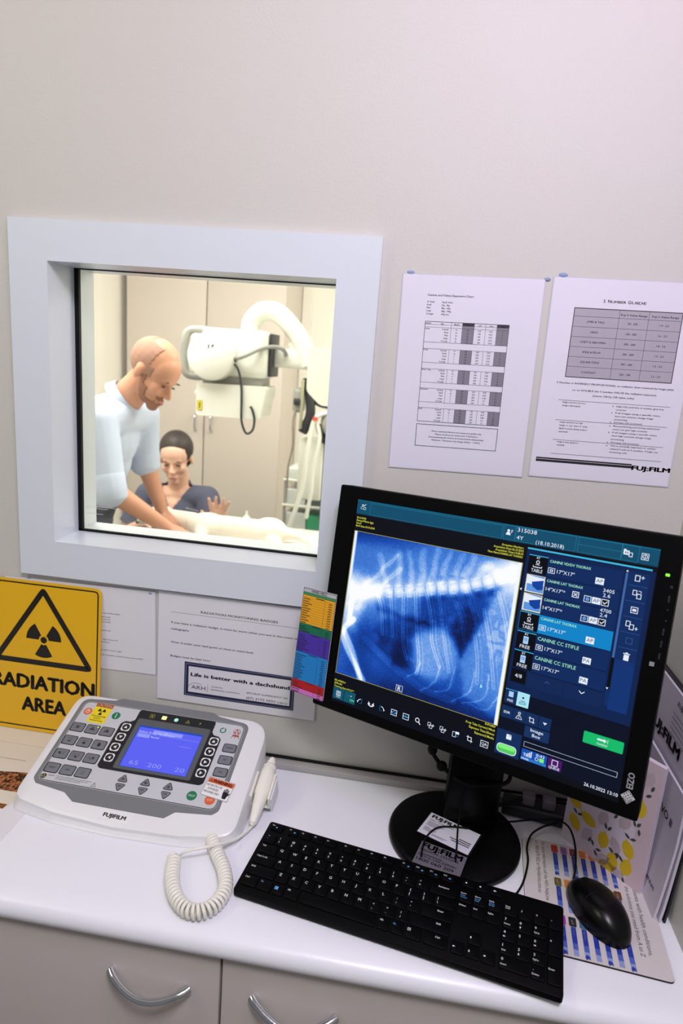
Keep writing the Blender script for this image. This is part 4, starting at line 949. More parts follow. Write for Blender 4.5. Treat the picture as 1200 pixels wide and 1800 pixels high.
# domain warp keeps the drawn edges from looking ruled
rs = np.random.RandomState(5)
def vnoise(sx, seed):
    r_ = np.random.RandomState(seed); nx, ny = int(270 / sx) + 3, int(232 / sx) + 3
    g0 = r_.rand(ny, nx); fx = (Xg - 3) / sx; fy = (Yg + 278) / sx
    ix, iy = fx.astype(int), fy.astype(int); tx, ty = fx - ix, fy - iy
    tx = tx * tx * (3 - 2 * tx); ty = ty * ty * (3 - 2 * ty)
    return (g0[iy, ix] * (1 - tx) + g0[iy, ix + 1] * tx) * (1 - ty) + (g0[iy + 1, ix] * (1 - tx) + g0[iy + 1, ix + 1] * tx) * ty - 0.5
Xw = Xg + 5 * vnoise(14, 1) + 2 * vnoise(6, 2); Yw = Yg + 5 * vnoise(14, 3) + 2 * vnoise(6, 4)
def dist(pts, X=None, Y=None, closed=False):
    X = Xw if X is None else X; Y = Yw if Y is None else Y
    d = np.full(X.shape, 1e9); n_ = len(pts)
    for i in range(n_ if closed else n_ - 1):
        (ax, ay), (bx_, by_) = pts[i], pts[(i + 1) % n_]
        vx, vy = bx_ - ax, by_ - ay; t = np.clip(((X - ax) * vx + (Y - ay) * vy) / (vx * vx + vy * vy + 1e-9), 0, 1)
        d = np.minimum(d, np.hypot(X - ax - t * vx, Y - ay - t * vy))
    return d
def soft(pts, sg):
    d = dist(pts, closed=True); ins = np.zeros(Xw.shape, bool); n_ = len(pts)
    for i in range(n_):
        (ax, ay), (bx_, by_) = pts[i], pts[(i + 1) % n_]
        c = ((ay > Yw) != (by_ > Yw)) & (Xw < (bx_ - ax) * (Yw - ay) / (by_ - ay + 1e-9) + ax)
        ins ^= c
    return 1 / (1 + np.exp(-np.where(ins, d, -d) / sg))
G = lambda d, w: np.exp(-(d / w) ** 2)
def cat(pts): 
    q = smooth_path([(a, c, 0) for a, c in pts], 8); return [(v.x, v.y) for v in q]
v = 0.455 + 0.10 * np.clip((Yg + 170) / 100, -1, 1) * 0.6 + 0.05 * vnoise(30, 8)
v -= 0.28 * np.clip((Yg + 80) / 32, 0, 1) * np.clip((170 - Xg) / 150, 0.15, 1) * G(Yg + 50, 28)
v -= 0.18 * G(Yg + 277, 22) * np.clip((Xg - 40) / 50, 0, 1)
v += 0.06 * G(dist(spine), 34) + 0.10 * G(dist([(x, y + 8) for x, y in spine]), 17)
v -= 0.19 * soft(lung, 3.0)
v -= 0.12 * soft([(112, -196), (122, -200), (124, -236), (104, -238), (90, -222)], 3)
v -= 0.19 * soft(dark, 4.5)
v += 0.19 * soft(heart, 2.5)
v += 0.15 * soft(belly, 1.6) 
v += 0.30 * soft([(-5, -118), (54, -124), (62, -146), (36, -168), (26, -200), (-5, -205)], 6)
v += 0.42 * soft([(218, -64), (262, -47), (290, -50), (290, -92), (246, -84)], 6)
v -= 0.10 * soft([(36, -176), (59, -196), (60, -274), (20, -274), (26, -215)], 5)
v -= 0.14 * soft([(66, -214), (86, -226), (84, -205), (74, -200)], 2)
v -= 0.12 * G(dist(cat([(62, -158), (95, -163), (128, -163), (150, -168)])), 4.5)
for a in proc:
    v += 0.12 * G(dist(a), 4.2) ; v += 0.04 * G(np.abs(dist(a) - 4.0), 0.8)
for a in scap: v += 0.08 * G(np.abs(dist(a) - 2.2), 0.7) + 0.06 * G(dist(a), 2.2) + 0.08 * G(dist(a), 7)
for k, a in enumerate(ribs):
    q = cat(a); d_ = dist(q, Xg, Yg); am = 0.15 if k < 5 else (0.09 if k < 8 else 0.11)
    v += am * G(np.abs(d_ - 1.8), 0.6) + 0.045 * G(d_, 2.5)
    q2 = [(x + 7, y) for x, y in q]; v += am * 0.6 * G(dist(q2, Xg, Yg), 0.8)
for a in cart: v += 0.12 * G(dist(cat(a)), 0.9) + 0.04 * G(dist(cat(a), Xg, Yg), 2.5)
d_ = dist(cat(stern), Xg, Yg); v += 0.08 * G(d_, 4.2) + 0.07 * G(np.abs(d_ - 4.2), 0.7) - 0.06 * G(d_, 12)
for a in limb:
    d_ = dist(cat(a), Xg, Yg); v += 0.36 * G(d_, 4.2) + 0.12 * G(np.abs(d_ - 3.4), 1.0)
# vertebrae: arc-length pattern along the spine
sp = cat(spine); best = np.full(Xg.shape, 1e9); sl = np.zeros(Xg.shape); acc = 0
for (ax, ay), (bx_, by_) in zip(sp, sp[1:]):
    vx, vy = bx_ - ax, by_ - ay; LL = math.hypot(vx, vy); t = np.clip(((Xg - ax) * vx + (Yg - ay) * vy) / (LL * LL), 0, 1)
    dd = np.hypot(Xg - ax - t * vx, Yg - ay - t * vy); mk = dd < best
    best = np.where(mk, dd, best); sl = np.where(mk, acc + t * LL, sl); acc += LL
ph = (sl % 17.5) / 17.5
v += 0.34 * G(best, 8.0) * (0.80 + 0.2 * np.cos(2 * np.pi * (ph - .5)))
v += 0.13 * G(np.abs(best - 8.2), 1.3) * (Xg > 60) * (0.5 + 0.5 * np.cos(2 * np.pi * (ph - .5)))
v -= (0.13 * G(ph - 0.02, 0.06) + 0.13 * G(ph - 0.98, 0.06)) * G(best, 6) * (Xg > 80)
below = G(np.hypot((ph - .5) * 15, best - 15), 4.6) * (Xg > 140) * (Xg < 235)
v -= 0.13 * below * (Yg < -85)
v += 0.22 * np.abs(vnoise(5, 21)) * soft(lung, 4) * G(dist([(140, -168), (200, -145)]), 26)
v += 0.05 * soft(lung, 4) * vnoise(8, 31)
v += 0.10 * (np.abs(vnoise(9, 22)) > .18) * soft([(236, -110), (262, -110), (266, -190), (240, -185)], 6)
v += 0.035 * rs.randn(*Xg.shape) + 0.03 * vnoise(3, 9)
edge = np.clip((9.5 - Xg - (Yg + 50) * 0.0) / 3, 0, 1) * np.clip((Yg + 200) / 60, 0, 1)
v = v * (1 - edge) + 0.95 * edge
edge = np.clip((Xg - 262.3) / 1.2, 0, 1); v = v * (1 - edge) + 0.97 * edge
v = np.clip(v, 0, 1)
ramp = np.array([[1, 4, 20], [6, 30, 92], [16, 74, 178], [78, 140, 226], [186, 212, 246], [250, 252, 255]]) / 255.0
ramp = np.where(ramp > 0.04045, ((ramp + 0.055) / 1.055) ** 2.4, ramp / 12.92)
ti = v * 5; i0 = np.clip(ti.astype(int), 0, 4); ft = (ti - i0)[..., None]
rgb = ramp[i0] * (1 - ft) + ramp[i0 + 1] * ft
ny, nx = Xg.shape
me = bpy.data.meshes.new('radiograph')
TT = MF @ UPRIGHT @ MM
loc = np.stack([Xg, Yg, np.full(Xg.shape, 0.45), np.ones(Xg.shape)], -1).reshape(-1, 4) @ np.array(TT).T
me.vertices.add(nx * ny); me.vertices.foreach_set('co', loc[:, :3].astype(np.float32).ravel())
ii = (np.arange(ny - 1)[:, None] * nx + np.arange(nx - 1)[None]).ravel()
q = np.stack([ii, ii + 1, ii + nx + 1, ii + nx], 1).astype(np.int32)
me.loops.add(q.size); me.loops.foreach_set('vertex_index', q.ravel())
me.polygons.add(len(q)); me.polygons.foreach_set('loop_start', (np.arange(len(q)) * 4).astype(np.int32)); me.polygons.foreach_set('loop_total', np.full(len(q), 4, np.int32))
me.update(calc_edges=True)
ca = me.color_attributes.new('pixels', 'FLOAT_COLOR', 'POINT')
ca.data.foreach_set('color', np.concatenate([rgb.reshape(-1, 3), np.ones((nx * ny, 1))], 1).astype(np.float32).ravel())
xm = bpy.data.materials.new('radiograph_pixels'); xm.use_nodes = True; nt = xm.node_tree; bs = nt.nodes['Principled BSDF']
at = nt.nodes.new('ShaderNodeAttribute'); at.attribute_name = 'pixels'
bs.inputs['Base Color'].default_value = (0.004, 0.004, 0.006, 1); bs.inputs['Roughness'].default_value = 0.3; bs.inputs['Specular IOR Level'].default_value = 0.15
nt.links.new(at.outputs['Color'], bs.inputs['Emission Color']); bs.inputs['Emission Strength'].default_value = 1.0
me.materials.append(xm)
xo = bpy.data.objects.new('radiograph', me); COL.objects.link(xo); adopt(xo, scr)
rm = MB(MF @ UPRIGHT @ MM); rm.frame_rect(109.5, -275, 120.5, -265.5, 0.6, WHT, 6); rm.text('R', 115, -273.6, 6, WHT, 6, al='c', bold=0.04)
rm.build('side_marker', scr, smooth=False)
# bezel marks
M_bm = mat('pale_grey_marking', 'c4c4c8', 0.45)
k = MB(MF @ UPRIGHT @ MM @ Matrix.Translation((0, 0, 1.6)))
k.text('EIZO', 445.2, -300.5, 6.8, M_bm, 1, rot=90, w=20.5, bold=0.05)
k.build('maker_name', mon, smooth=False)
k = MB(MF @ UPRIGHT @ MM @ Matrix.Translation((0, 0, 1.6)))
dm = [(441.5, -320.5), (450, -311.5), (441.5, -302.5), (433, -311.5)]
k.poly(dm, M_bm, 1); k.pline([(436, -314), (441.5, -319), (447, -313.5)], 0.7, M_bez, 2); k.pline([(436, -312), (441.5, -316.6), (447, -311.5)], 0.6, M_bez, 2)
for i in range(3):
    for j in range(3): k.poly([(441.5 + (i - j) * 2.2 + a, -309 + (i + j - 2) * 2.2 + c) for a, c in ((0, -1), (1, 0), (0, 1), (-1, 0))], M_bez, 2)
k.build('maker_emblem', mon, smooth=False)
k = MB(MF @ UPRIGHT @ MM @ Matrix.Translation((0, 0, 1.6)))
k.prism(rrect(440.8, -31.5, 445.6, -28, 1), 0, 0.3, mat('lit_green_power_light', '8ef030', em=1.3)); k.build('power_light', mon, smooth=False)
M_bm2 = mat('dim_grey_marking', '5a5a60', 0.45)
k = MB(MF @ UPRIGHT @ MM @ Matrix.Translation((0, 0, 1.6)))
k.ring(449.5, -43.4, 1.0, 1.4, M_bm2, 1)
for y, s_ in ((-62, 'ENTER'), (-103, 'RETURN'), (-118, 'MODE'), (-133, 'SIGNAL')): k.text(s_, 450, y, 1.8, M_bm2, 1, rot=90, w=8)
for y in (-71.5, -85.1): k.poly(circle(449.5, y, 0.7, 8), M_bm2, 1)
k.build('button_markings', mon, smooth=False)
k = MB(MF @ UPRIGHT @ MM @ Matrix.Translation((0, 0, 1.6)))
k.prism([(439.8, -143.3), (445.2, -143.3), (445.2, -138), (439.8, -138)], 0, 0.4, mat('grey_sensor_window', '8f8f96', 0.4)); k.build('light_sensor', mon, smooth=False)
# stand
bc = Vector((0.640, -0.132))
k = MB(Matrix.Translation((bc.x, bc.y, 0.9)))
k.lathe([(0.1040, 0.0004), (0.1055, 0.003), (0.1055, 0.009), (0.1035, 0.0125), (0.098, 0.0148), (0.05, 0.0162), (0.001, 0.0165)], M_base, seg=72)
k.build('stand_base', mon, ang=40)
k = MB(Matrix.Translation((0.665, -0.095, 0.9)) @ Matrix.Rotation(R(-3), 4, 'Z'))
k.bbox(-0.0435, 0.0435, -0.018, 0.024, 0.0152, 0.33, 0.006, M_base)
k.build('stand_column', mon)
k = MB(MF @ MM); k.bbox(150, 300, 56, 76, -240, -110, 8, M_base); k.build('tilt_bracket', mon)
# colour chart strip taped to the monitor edge
cf = MF @ UPRIGHT @ Matrix.Translation((0, 0, 0.0030)) @ MM
c_ = MB(cf); x0, x1 = -76.2, -11.8
yt, yb = -155.8, -330
c_.prism([(x0, yb), (x1, yb + 1.5), (x1, yt + 1), (x0, yt)], -0.35, 0, mat('card_grey', 'b8b8be', 0.45))
bands = [(-162.9, -167.5, '3f8a55', 'green_band', 0), (-167.5, -214.4, 'e8a820', 'amber_band', 12), (-214.4, -228.8, '107050', 'dark_green_band', 4), (-228.8, -261.6, '4a30a8', 'violet_band', 9), (-261.6, -308, '1784d0', 'sky_blue_band', 13), (-308, -321.8, 'b81418', 'red_band', 4), (-321.8, -329.9, 'd878c8', 'pink_band', 2)]
for y0, y1, c0, nm, rows_ in bands:
    m = mat('printed_' + nm, c0, 0.45)
    c_.rect(x0 + 0.8, y1, x1 - 0.8, y0, m, 1)
    c_.line(x0 + .8, y0, x1 - .8, y0, 0.35, M_ink, 2)
    for k in range(rows_):
        y = y0 - (y0 - y1) * (k + 1) / rows_; hh = (y0 - y1) / rows_
        if k < rows_ - 1: c_.line(x0 + .8, y, x1 - .8, y, 0.22, M_ink, 2)
        if k == 0 and rows_ > 3: c_.rect(-50, y + hh * .3, -34, y + hh * .62, M_ink, 2); continue
        r3 = random.random()
        c_.rect(x0 + 2, y + hh * .3, x0 + 12 + r3 * 12, y + hh * .6, M_ink, 2); c_.rect(-25 + r3, y + hh * .3, -18, y + hh * .6, M_ink, 2)
    if rows_: c_.line(-32, y0 - (2.5 if rows_ > 3 else 0), -32, y1, 0.35, M_ink, 2)
c_.line(-32, -162.9, -32, -167.5, .35, M_ink, 2); c_.text('HAND HELD', -45, -161.8, 4.4, M_ink, 2, al='c', w=29, bold=0.02)
c_.frame_rect(x0 + .6, yb + .6, x1 - .6, yt - .4, 0.5, M_ink, 3)
tag(c_.build('hand_held_chart', smooth=False), 'narrow rainbow coloured HAND HELD chart strip stuck on the left edge of the monitor', 'chart card')

# ---------------------------------------------------------------- cards on the stand base
M_card = mat('white_card', 'd8d4e4', 0.5)
b = MB(frame((0.6018, -0.0965, 0.9175), rz=R(-24.5)) @ MM)
b.prism([(0, -59), (91, -59), (91, 0), (0, 0)], -0.9, -0.4, mat('clear_tape', '1a1a20', 0.15)); b.prism([(2, -57), (88, -57), (88, -2), (2, -2)], -0.4, 0, M_card)
b.text('FUJ:FILM', 7, -13, 7, M_ink, w=47, bold=0.10)
b.text('FUJIFILM AUSTRALIA PTY LTD', 7, -20, 2.2, M_ink, w=42, bold=0.02)
for i, w_ in enumerate((36, 40, 34, 30)): b.rect(7, -24.5 - i * 3, 7 + w_ * .7, -23.4 - i * 3, M_ink2, 1)
for i, w_ in enumerate((12, 30, 28, 24, 36, 30)): b.rect(24 if i > 3 else 7, -39 - i * 2.6, (24 if i > 3 else 7) + w_ * .7, -38 - i * 2.6, M_ink2, 1)
for i, w_ in enumerate((20, 34, 30)): b.rect(84 - w_, -34 - i * 4.5, 84, -32 - i * 4.5, M_ink2, 1)
tag(b.build('business_card', smooth=False), 'white business card taped on top of the round monitor base', 'card')
b = MB(frame((0.5885, -0.1690, 0.9172), rz=R(-17)) @ MM)
MG = mat('dull_grey_label', '66646e', 0.5)
b.prism([(0, -50), (72, -50), (72, 0), (0, 0)], -0.3, 0, MG)
b.text('FUJ:FILM', 3, -13, 10, M_ink, w=64, bold=0.10); b.text('MEDICAL SYSTEMS', 3, -20.5, 4.6, M_ink, w=60, bold=0.02); b.text('MEDICAL CARE SUPPORT', 3, -33, 4, M_ink, w=60, bold=0.03); b.text('1800 060 209', 3, -42, 6, M_ink, w=58, bold=0.03)
b.rect(3, -27, 40, -25.4, M_ink, 1)
tag(b.build('service_label', smooth=False), 'dull grey service label on the round monitor base, half under the keyboard', 'label')

# ---------------------------------------------------------------- mouse pad
M_pad = mat('mouse_pad_print', 'cfc8c8', 0.5, bump=0.1, scale=1200)
b = MB(frame((0.752, -0.103, 0.903), rz=R(-5.5)) @ MM)
PW, PH = 184, 215.5
b.prism(rrect(0, -PH, PW, 0, 8), -2.6, -0.4, M_rubber); b.prism(rrect(0.2, -PH + .2, PW - .2, -.2, 8), -0.4, 0, M_pad)
b.text("For more information call the Hill's HelpLine", 30.5, -3, 5.2, M_ink2, 1, rot=-90, w=124); b.text("on 1800 679 932 or MyHillsVet.com.au", 20.5, -3, 5.2, M_ink2, 1, rot=-90, w=112)
b.text("patients with health conditions,", 159, -58, 5.6, M_ink2, 1, rot=-90, w=124); b.text("the solutions you need from A to Z", 148, -62, 5.6, M_ink2, 1, rot=-90, w=124)
b.rect(6.5, -66, 7, -6, M_ink2, 1); b.poly([(9, -9), (11.5, -7.5), (9, -6)], M_ink2, 1); b.poly([(9, -31), (11.5, -29.5), (9, -28)], M_ink2, 1)
BLU = [mat('pad_blue_bar_%s' % n_, c, 0.5) for n_, c in (('dark', '2238a0'), ('middle', '4a62b8'), ('pale', '8a98cc'))]
tiles = [(50.5, -5.6, 'c8302c', 'red', 'h/d'), (64.8, -8, 'a060b0', 'lilac', 'g/d'), (78.5, -9, '7a2430', 'maroon', 'i/d'), (92.5, -11, 'e07a20', 'orange', 'j/d'), (106.8, -11, 'e07a20', 'orange', 'k/d'), (120.5, -12, 'e8b030', 'gold', 'l/d'), (134.5, -13, 'e8b030', 'gold', 'm/d')]
rows3 = [(-5.6, ['c8302c', 'a066b4', '7a2430', 'e07a20', 'e07a20', 'e8b030', 'e8b030'], 'hgijklm'), (-77, ['6a5a28', 'd88428', '5a7a30', '3a6aa0', 'b05030', '8a4a20', '6a3a20'], 'nprstuv'), (-148, ['a8249a', '2a2c2c', '3a6a8a', '487838', '7a3a8a', 'a86828', '7a2a2a'], 'ywzxcde')]
for y0, cols, lets in rows3:
    for i, c in enumerate(cols):
        xx = 45.4 + i * 14.2 - (0.02 * abs(y0)) * 0.3; yy = y0
        m = mat('pad_tile_' + c, c, 0.45)
        b.poly(rrect(xx, yy - 16.5, xx + 10.2, yy, 2, 3), m, 1)
        b.text(lets[i] + '/d', xx + 3.4, yy - 4.5, 3.4, M_wh, 2, rot=-90, w=8)
        for q, (a0, a1) in enumerate(((17, 44), (44, 54), (54, 64))): b.rect(xx + 1.8, yy - a1, xx + 8.6, yy - a0, BLU[q], 1)
        wd = ['Metabolic', 'Kidney', 'Digestive', 'Joint', 'Urinary', 'Derm', 'Weight'][i]
        b.text(wd, xx + 4, yy - 19, 2.6, mat('pale_pad_print', 'b8c0e4', 0.5), 2, rot=-90)
        if i % 2 == 0: b.poly([(xx + 1.8, yy - 62), (xx + 4, yy - 58), (xx + 7.5, yy - 60), (xx + 8.4, yy - 66), (xx + 5.5, yy - 64), (xx + 3, yy - 67)], BLU[0], 2)
tag(b.build('mouse_pad', smooth=False), 'pale printed mouse pad with blue bars and coloured tiles under the mouse', 'mouse pad')
# mouse
k = MB(); k.tube(smooth_path([(0.8100, -0.062, 0.9040), (0.8120, -0.074, 0.9150), (0.7894, -0.0830, 0.9120), (0.7680, -0.100, 0.9070), (0.7560, -0.132, 0.9070), (0.7530, -0.165, 0.9060), (0.7400, -0.2080, 0.9040), (0.7230, -0.238, 0.9025)], 8), 0.0016, M_rubber, 8)
tag(k.build('cable'), 'thin black lead curving round the right side of the monitor base beside the mouse pad', 'cable')
mo = thing('computer_mouse', 'black wired computer mouse on the printed mouse pad', 'mouse', (0.838, -0.245, 0.903))
MOF = frame((0.8385, -0.2440, 0.9036), rz=R(24)) 
def mouse_pt(u, v_):  # u along length -1..1 (front +), v 0..1 around from right base over the top to left base
    a = math.pi * v_
    wl = (1 - abs(u) ** 2.6) ** 0.5 * (0.0315 + 0.0015 * math.cos(math.pi * u) - 0.0012 * (u > 0) * u)
    h_ = 0.0375 * (max(0, 1 - abs((u + 0.12) / (1.12 if u > -0.12 else 0.885)) ** 2.3)) ** 0.62
    return Vector((wl * math.copysign(abs(math.cos(a)) ** 0.75, math.cos(a)), 0.0575 * u, h_ * abs(math.sin(a)) ** 0.85))
nu, nv = 44, 24
vs = [mouse_pt(-1 + 2 * i / nu if 0 < i < nu else (-0.9999 if i == 0 else 0.9999), j / nv) for i in range(nu + 1) for j in range(nv + 1)]
fs = [(i * (nv + 1) + j, i * (nv + 1) + j + 1, (i + 1) * (nv + 1) + j + 1, (i + 1) * (nv + 1) + j) for i in range(nu) for j in range(nv)]
k = MB(MOF); k.add(vs, fs, mat('black_mouse_plastic', '040405', 0.28, spec=0.3)); k.build('shell', mo, ang=180)
k = MB(MOF); k.lathe([(0.0015, -0.0035), (0.0105, -0.003), (0.0110, 0), (0.0105, 0.003), (0.0015, 0.0035)], M_rubber, M=Matrix.Translation((0, 0.030, 0.0215)) @ Matrix.Rotation(R(90), 4, 'Y'), seg=24); k.build('scroll_wheel', mo)
k = MB(MOF)
k.tube([mouse_pt(u, 0.5) + Vector((0, 0, 0.00005)) for u in (0.05, 0.2, 0.35)], 0.0004, M_rubber, 6)
k.tube([mouse_pt(0.05, v_) + Vector((0, 0, 0.00005)) for v_ in [0.12 + 0.76 * q / 16 for q in range(17)]], 0.0003, M_rubber, 6); k.build('button_seam', mo)
fr_ = MOF @ Vector((0, 0.057, 0.008))
pts = smooth_path([fr_, (0.8195, -0.178, 0.9220), (0.8225, -0.150, 0.9360), (0.8215, -0.118, 0.9390), (0.8160, -0.092, 0.9320), (0.8060, -0.079, 0.9250), (0.7934, -0.0758, 0.9200), (0.7640, -0.082, 0.9190), (0.7357, -0.0939, 0.9200), (0.7130, -0.098, 0.9195)], 8)
MB().tube(pts, 0.0016, M_rubber, 8).build('cable', mo)

# ---------------------------------------------------------------- lemon patterned folder and booklets at the right wall
u_ = Vector((0.094, -0.106, 0)).normalized(); nrm = Vector((-0.7485, -0.6631, 0)) if False else Vector((u_.y, -u_.x, 0))
LF = Matrix(((u_.x, 0, nrm.x, 0.818), (u_.y, 0, nrm.y, -0.085), (0, 1, 0, 0.9004), (0, 0, 0, 1))) @ MM
b = MB(LF)
LP = mat('pale_pink_paper', 'dccfdc', 0.55); LPB = mat('pink_border_paper', 'd2bcc4', 0.55); LY = mat('lemon_yellow', 'd8b81c', 0.55); LG = mat('pale_mauve_fruit', 'c2b2b8', 0.55); LL_ = mat('dark_green_leaf', '3c4a42', 0.55)
b.prism([(0, 0), (141.5, 0), (141.5, 213), (0, 213)], -8, 0, LP)
b.rect(117, 0, 141.5, 213, LPB, 1)
def lemon(x, y, a, m, r=11):
    pts = []
    for k_ in range(24):
        t = 2 * math.pi * k_ / 24; rx = r * 1.35 + (3.2 if k_ in (0, 12) else 0); pts.append((rx * math.cos(t), r * 0.95 * math.sin(t)))
    pts = [(x + q0, y + q1) for q0, q1 in rotp(pts, a)]
    pts = [(min(max(p_[0], 0.2), 141.2), min(max(p_[1], 0.2), 212.8)) for p_ in pts]
    b.poly(pts, m, 2)
def leaf(x, y, a, L_=11):
    p_ = [(0, 0), (L_ * .35, 2.3), (L_ * .7, 2), (L_, 0), (L_ * .7, -2), (L_ * .35, -2.3)]
    b.poly([(x + q0, y + q1) for q0, q1 in rotp(p_, a)], LL_, 3)
for x, y, a, m in ((14, 78, -30, LY), (20, 42, -58, LY), (42, 62, -20, LY), (72, 46, 85, LY), (112, 58, -70, LY), (92, 22, -80, LY), (114, 28, 80, LY), (40, 100, 10, LY), (8, 108, 30, LY), (10, 150, 20, LY), (48, 140, -30, LY), (84, 128, 70, LY), (118, 132, 85, LY), (84, 8, 20, LY),
                  (44, 36, 60, LG), (66, 80, 70, LG), (92, 50, -60, LG), (76, 14, 40, LG), (20, 124, 40, LG), (100, 96, 60, LG), (62, 112, 50, LG), (105, 8, -30, LG), (122, 184, 70, LG)):
    lemon(x, y, a, m, 10 if m == LY else 9)
for x, y, a in ((22, 58, 140), (22, 58, 30), (53, 34, -60), (52, 36, -110), (76, 66, 60), (74, 66, 110), (100, 40, -40), (98, 42, -90), (92, 36, 150), (92, 36, 20), (60, 20, -50), (62, 22, 20), (112, 76, 30), (112, 76, 150), (82, 92, 60), (118, 102, 60), (116, 100, 110), (34, 88, 60), (112, 10, -70), (122, 156, 40), (124, 90, 100), (128, 168, 70)): leaf(x, y, a)
tag(b.build('lemon_folder', smooth=False), 'pink folder patterned with yellow lemons standing upright behind the mouse', 'folder')

def booklet(x_bot, x_top, y0, y1, ztop, th, lb, m, bow=0.006, prints=True):
    n_ = 14; pr = []
    for i in range(n_ + 1):
        t = i / n_; z = 0.9006 + (ztop - 0.9006) * t
        x_ = x_bot + (x_top - x_bot) * min(1, t * 1.6) ** 0.7 if True else 0
        pr.append((x_ , z))
    k = MB()
    ny_ = 8; vs = []; fs = []
    def yf(t, s_): return y1 + (y0 - y1) * s_ + 0.0
    for side in (0, 1):
        for i, (x_, z) in enumerate(pr):
            for j in range(ny_ + 1):
                vs.append((x_ + side * th, y1 + (y0 - y1) * j / ny_, z))
    W_ = ny_ + 1; H_ = n_ + 1; N_ = W_ * H_
    for side in (0, 1):
        for i in range(n_):
            for j in range(ny_):
                a = side * N_ + i * W_ + j; f_ = (a, a + 1, a + W_ + 1, a + W_)
                fs.append(f_ if side == 0 else f_[::-1])
    for i in range(n_):
        for j, fl_ in ((0, 1), (ny_, 0)):
            a = i * W_ + j; f_ = (a, a + W_, a + W_ + N_, a + N_); fs.append(f_ if fl_ == 0 else f_[::-1])
    for j in range(ny_):
        for i, fl_ in ((0, 0), (n_, 1)):
            a = i * W_ + j; f_ = (a, a + 1, a + 1 + N_, a + N_); fs.append(f_ if fl_ == 0 else f_[::-1])
    k.add(vs, fs, m)
    return k, pr
def on_booklet(k, pr, s_, y, z, h, m, w=None, bold=0.03, rot=0):
    """print on the booklet face that looks towards -x; local x runs towards the viewer (-y)"""
    zs = [p_[1] for p_ in pr]; i = max(0, min(len(pr) - 2, next((q for q in range(len(pr) - 1) if zs[q + 1] >= z), len(pr) - 2)))
    (xa, za), (xb, zb) = pr[i], pr[i + 1]; f_ = (z - za) / (zb - za); x_ = xa + (xb - xa) * f_
    F_ = Matrix(((0, 0, -1, x_ - 0.0006), (-1, 0, 0, y), (0, 1, 0, z), (0, 0, 0, 1))) @ MM
    old = k.M; k.M = F_
    if s_ is None: k.rect(0, 0, w, h, m, 1)
    else: k.text(s_, 0, 0, h, m, 1, w=w, bold=bold, rot=rot)
    k.M = old
M_bk = mat('mauve_white_cover', 'cdc6d4', 0.5, coat=0.1)
M_bk2 = mat('black_gap_sheet', '15141a', 0.5)  # thin black sheet filling the gap between booklets and wall
specs = [(0.9315, 0.9385, -0.236, -0.028, 1.212, 0.0030, 'black folder-like sheet filling the gap between the booklets and right wall', M_bk2),
         (0.9245, 0.9345, -0.236, -0.030, 1.205, 0.0035, 'white booklet with large dark lettering standing by the right wall', M_bk),
         (0.9165, 0.9265, -0.234, -0.034, 1.098, 0.0035, 'white product booklet with small lettering, nearest the lemon folder', M_bk)]
for a in specs:
    k, pr = booklet(*a)
    if 'large' in a[6]:
        on_booklet(k, pr, 'FUJ:FILM', -0.048, 1.118, 16, M_ink, w=125, bold=0.10)
        on_booklet(k, pr, 'FUJIFILM', -0.135, 1.185, 7, M_ink, w=45, bold=0.02)
        for q in range(5): on_booklet(k, pr, None, -0.125, 1.170 - q * 0.008, 1.0, M_ink2, w=55)
    if 'small' in a[6]:
        on_booklet(k, pr, 'FUJIFILM', -0.168, 0.93, 5.2, M_ink, w=44)
        on_booklet(k, pr, 'FDR D-EVO II', -0.100, 1.035, 11, M_ink2, w=110)
    tag(k.build('folder' if 'folder' in a[6][:12] else 'booklet', smooth=True), a[6], 'folder' if a[7] is M_bk2 else 'booklet')

# ---------------------------------------------------------------- cables behind the monitor
M_trk = mat('grey_cable_duct', 'aaa6a6', 0.5)
k = MB(); k.bbox(0.20, 0.935, -0.0225, -0.006, 0.9005, 0.9125, 0.0015, M_trk)
tag(k.build('cable_duct'), 'grey plastic cable duct along the joint of worktop and wall', 'cable duct')
k = MB(); k.tube(smooth_path([(0.2, -0.0045, 0.9150), (0.32, -0.0045, 0.9155), (0.45, -0.0045, 0.9145), (0.6, -0.0045, 0.9145), (0.72, -0.0055, 0.9145), (0.9, -0.0055, 0.9145)], 6), 0.0024, M_rubber, 8)
tag(k.build('wall_cable'), 'black cable running on the back of the grey duct along the wall', 'cable')
pw = thing('power_strip', 'dark power strip with white plugs behind the monitor stand', 'power strip', (0.80, -0.045, 0.9))
k = MB(Matrix.Translation((0.795, -0.045, 0.9)) @ Matrix.Rotation(R(-8), 4, 'Z')); k.bbox(-0.07, 0.07, -0.018, 0.018, 0.0004, 0.022, 0.004, mat('charcoal_plastic', '232227', 0.4)); k.build('strip_body', pw)
for x_ in (-0.028, 0.006):
    k = MB(Matrix.Translation((0.795, -0.045, 0.9)) @ Matrix.Rotation(R(-8), 4, 'Z')); k.bbox(x_ - 0.011, x_ + 0.011, -0.010, 0.012, 0.0218, 0.040, 0.003, mat('grey_plug', '6e6a72', 0.45)); k.build('plug', pw)
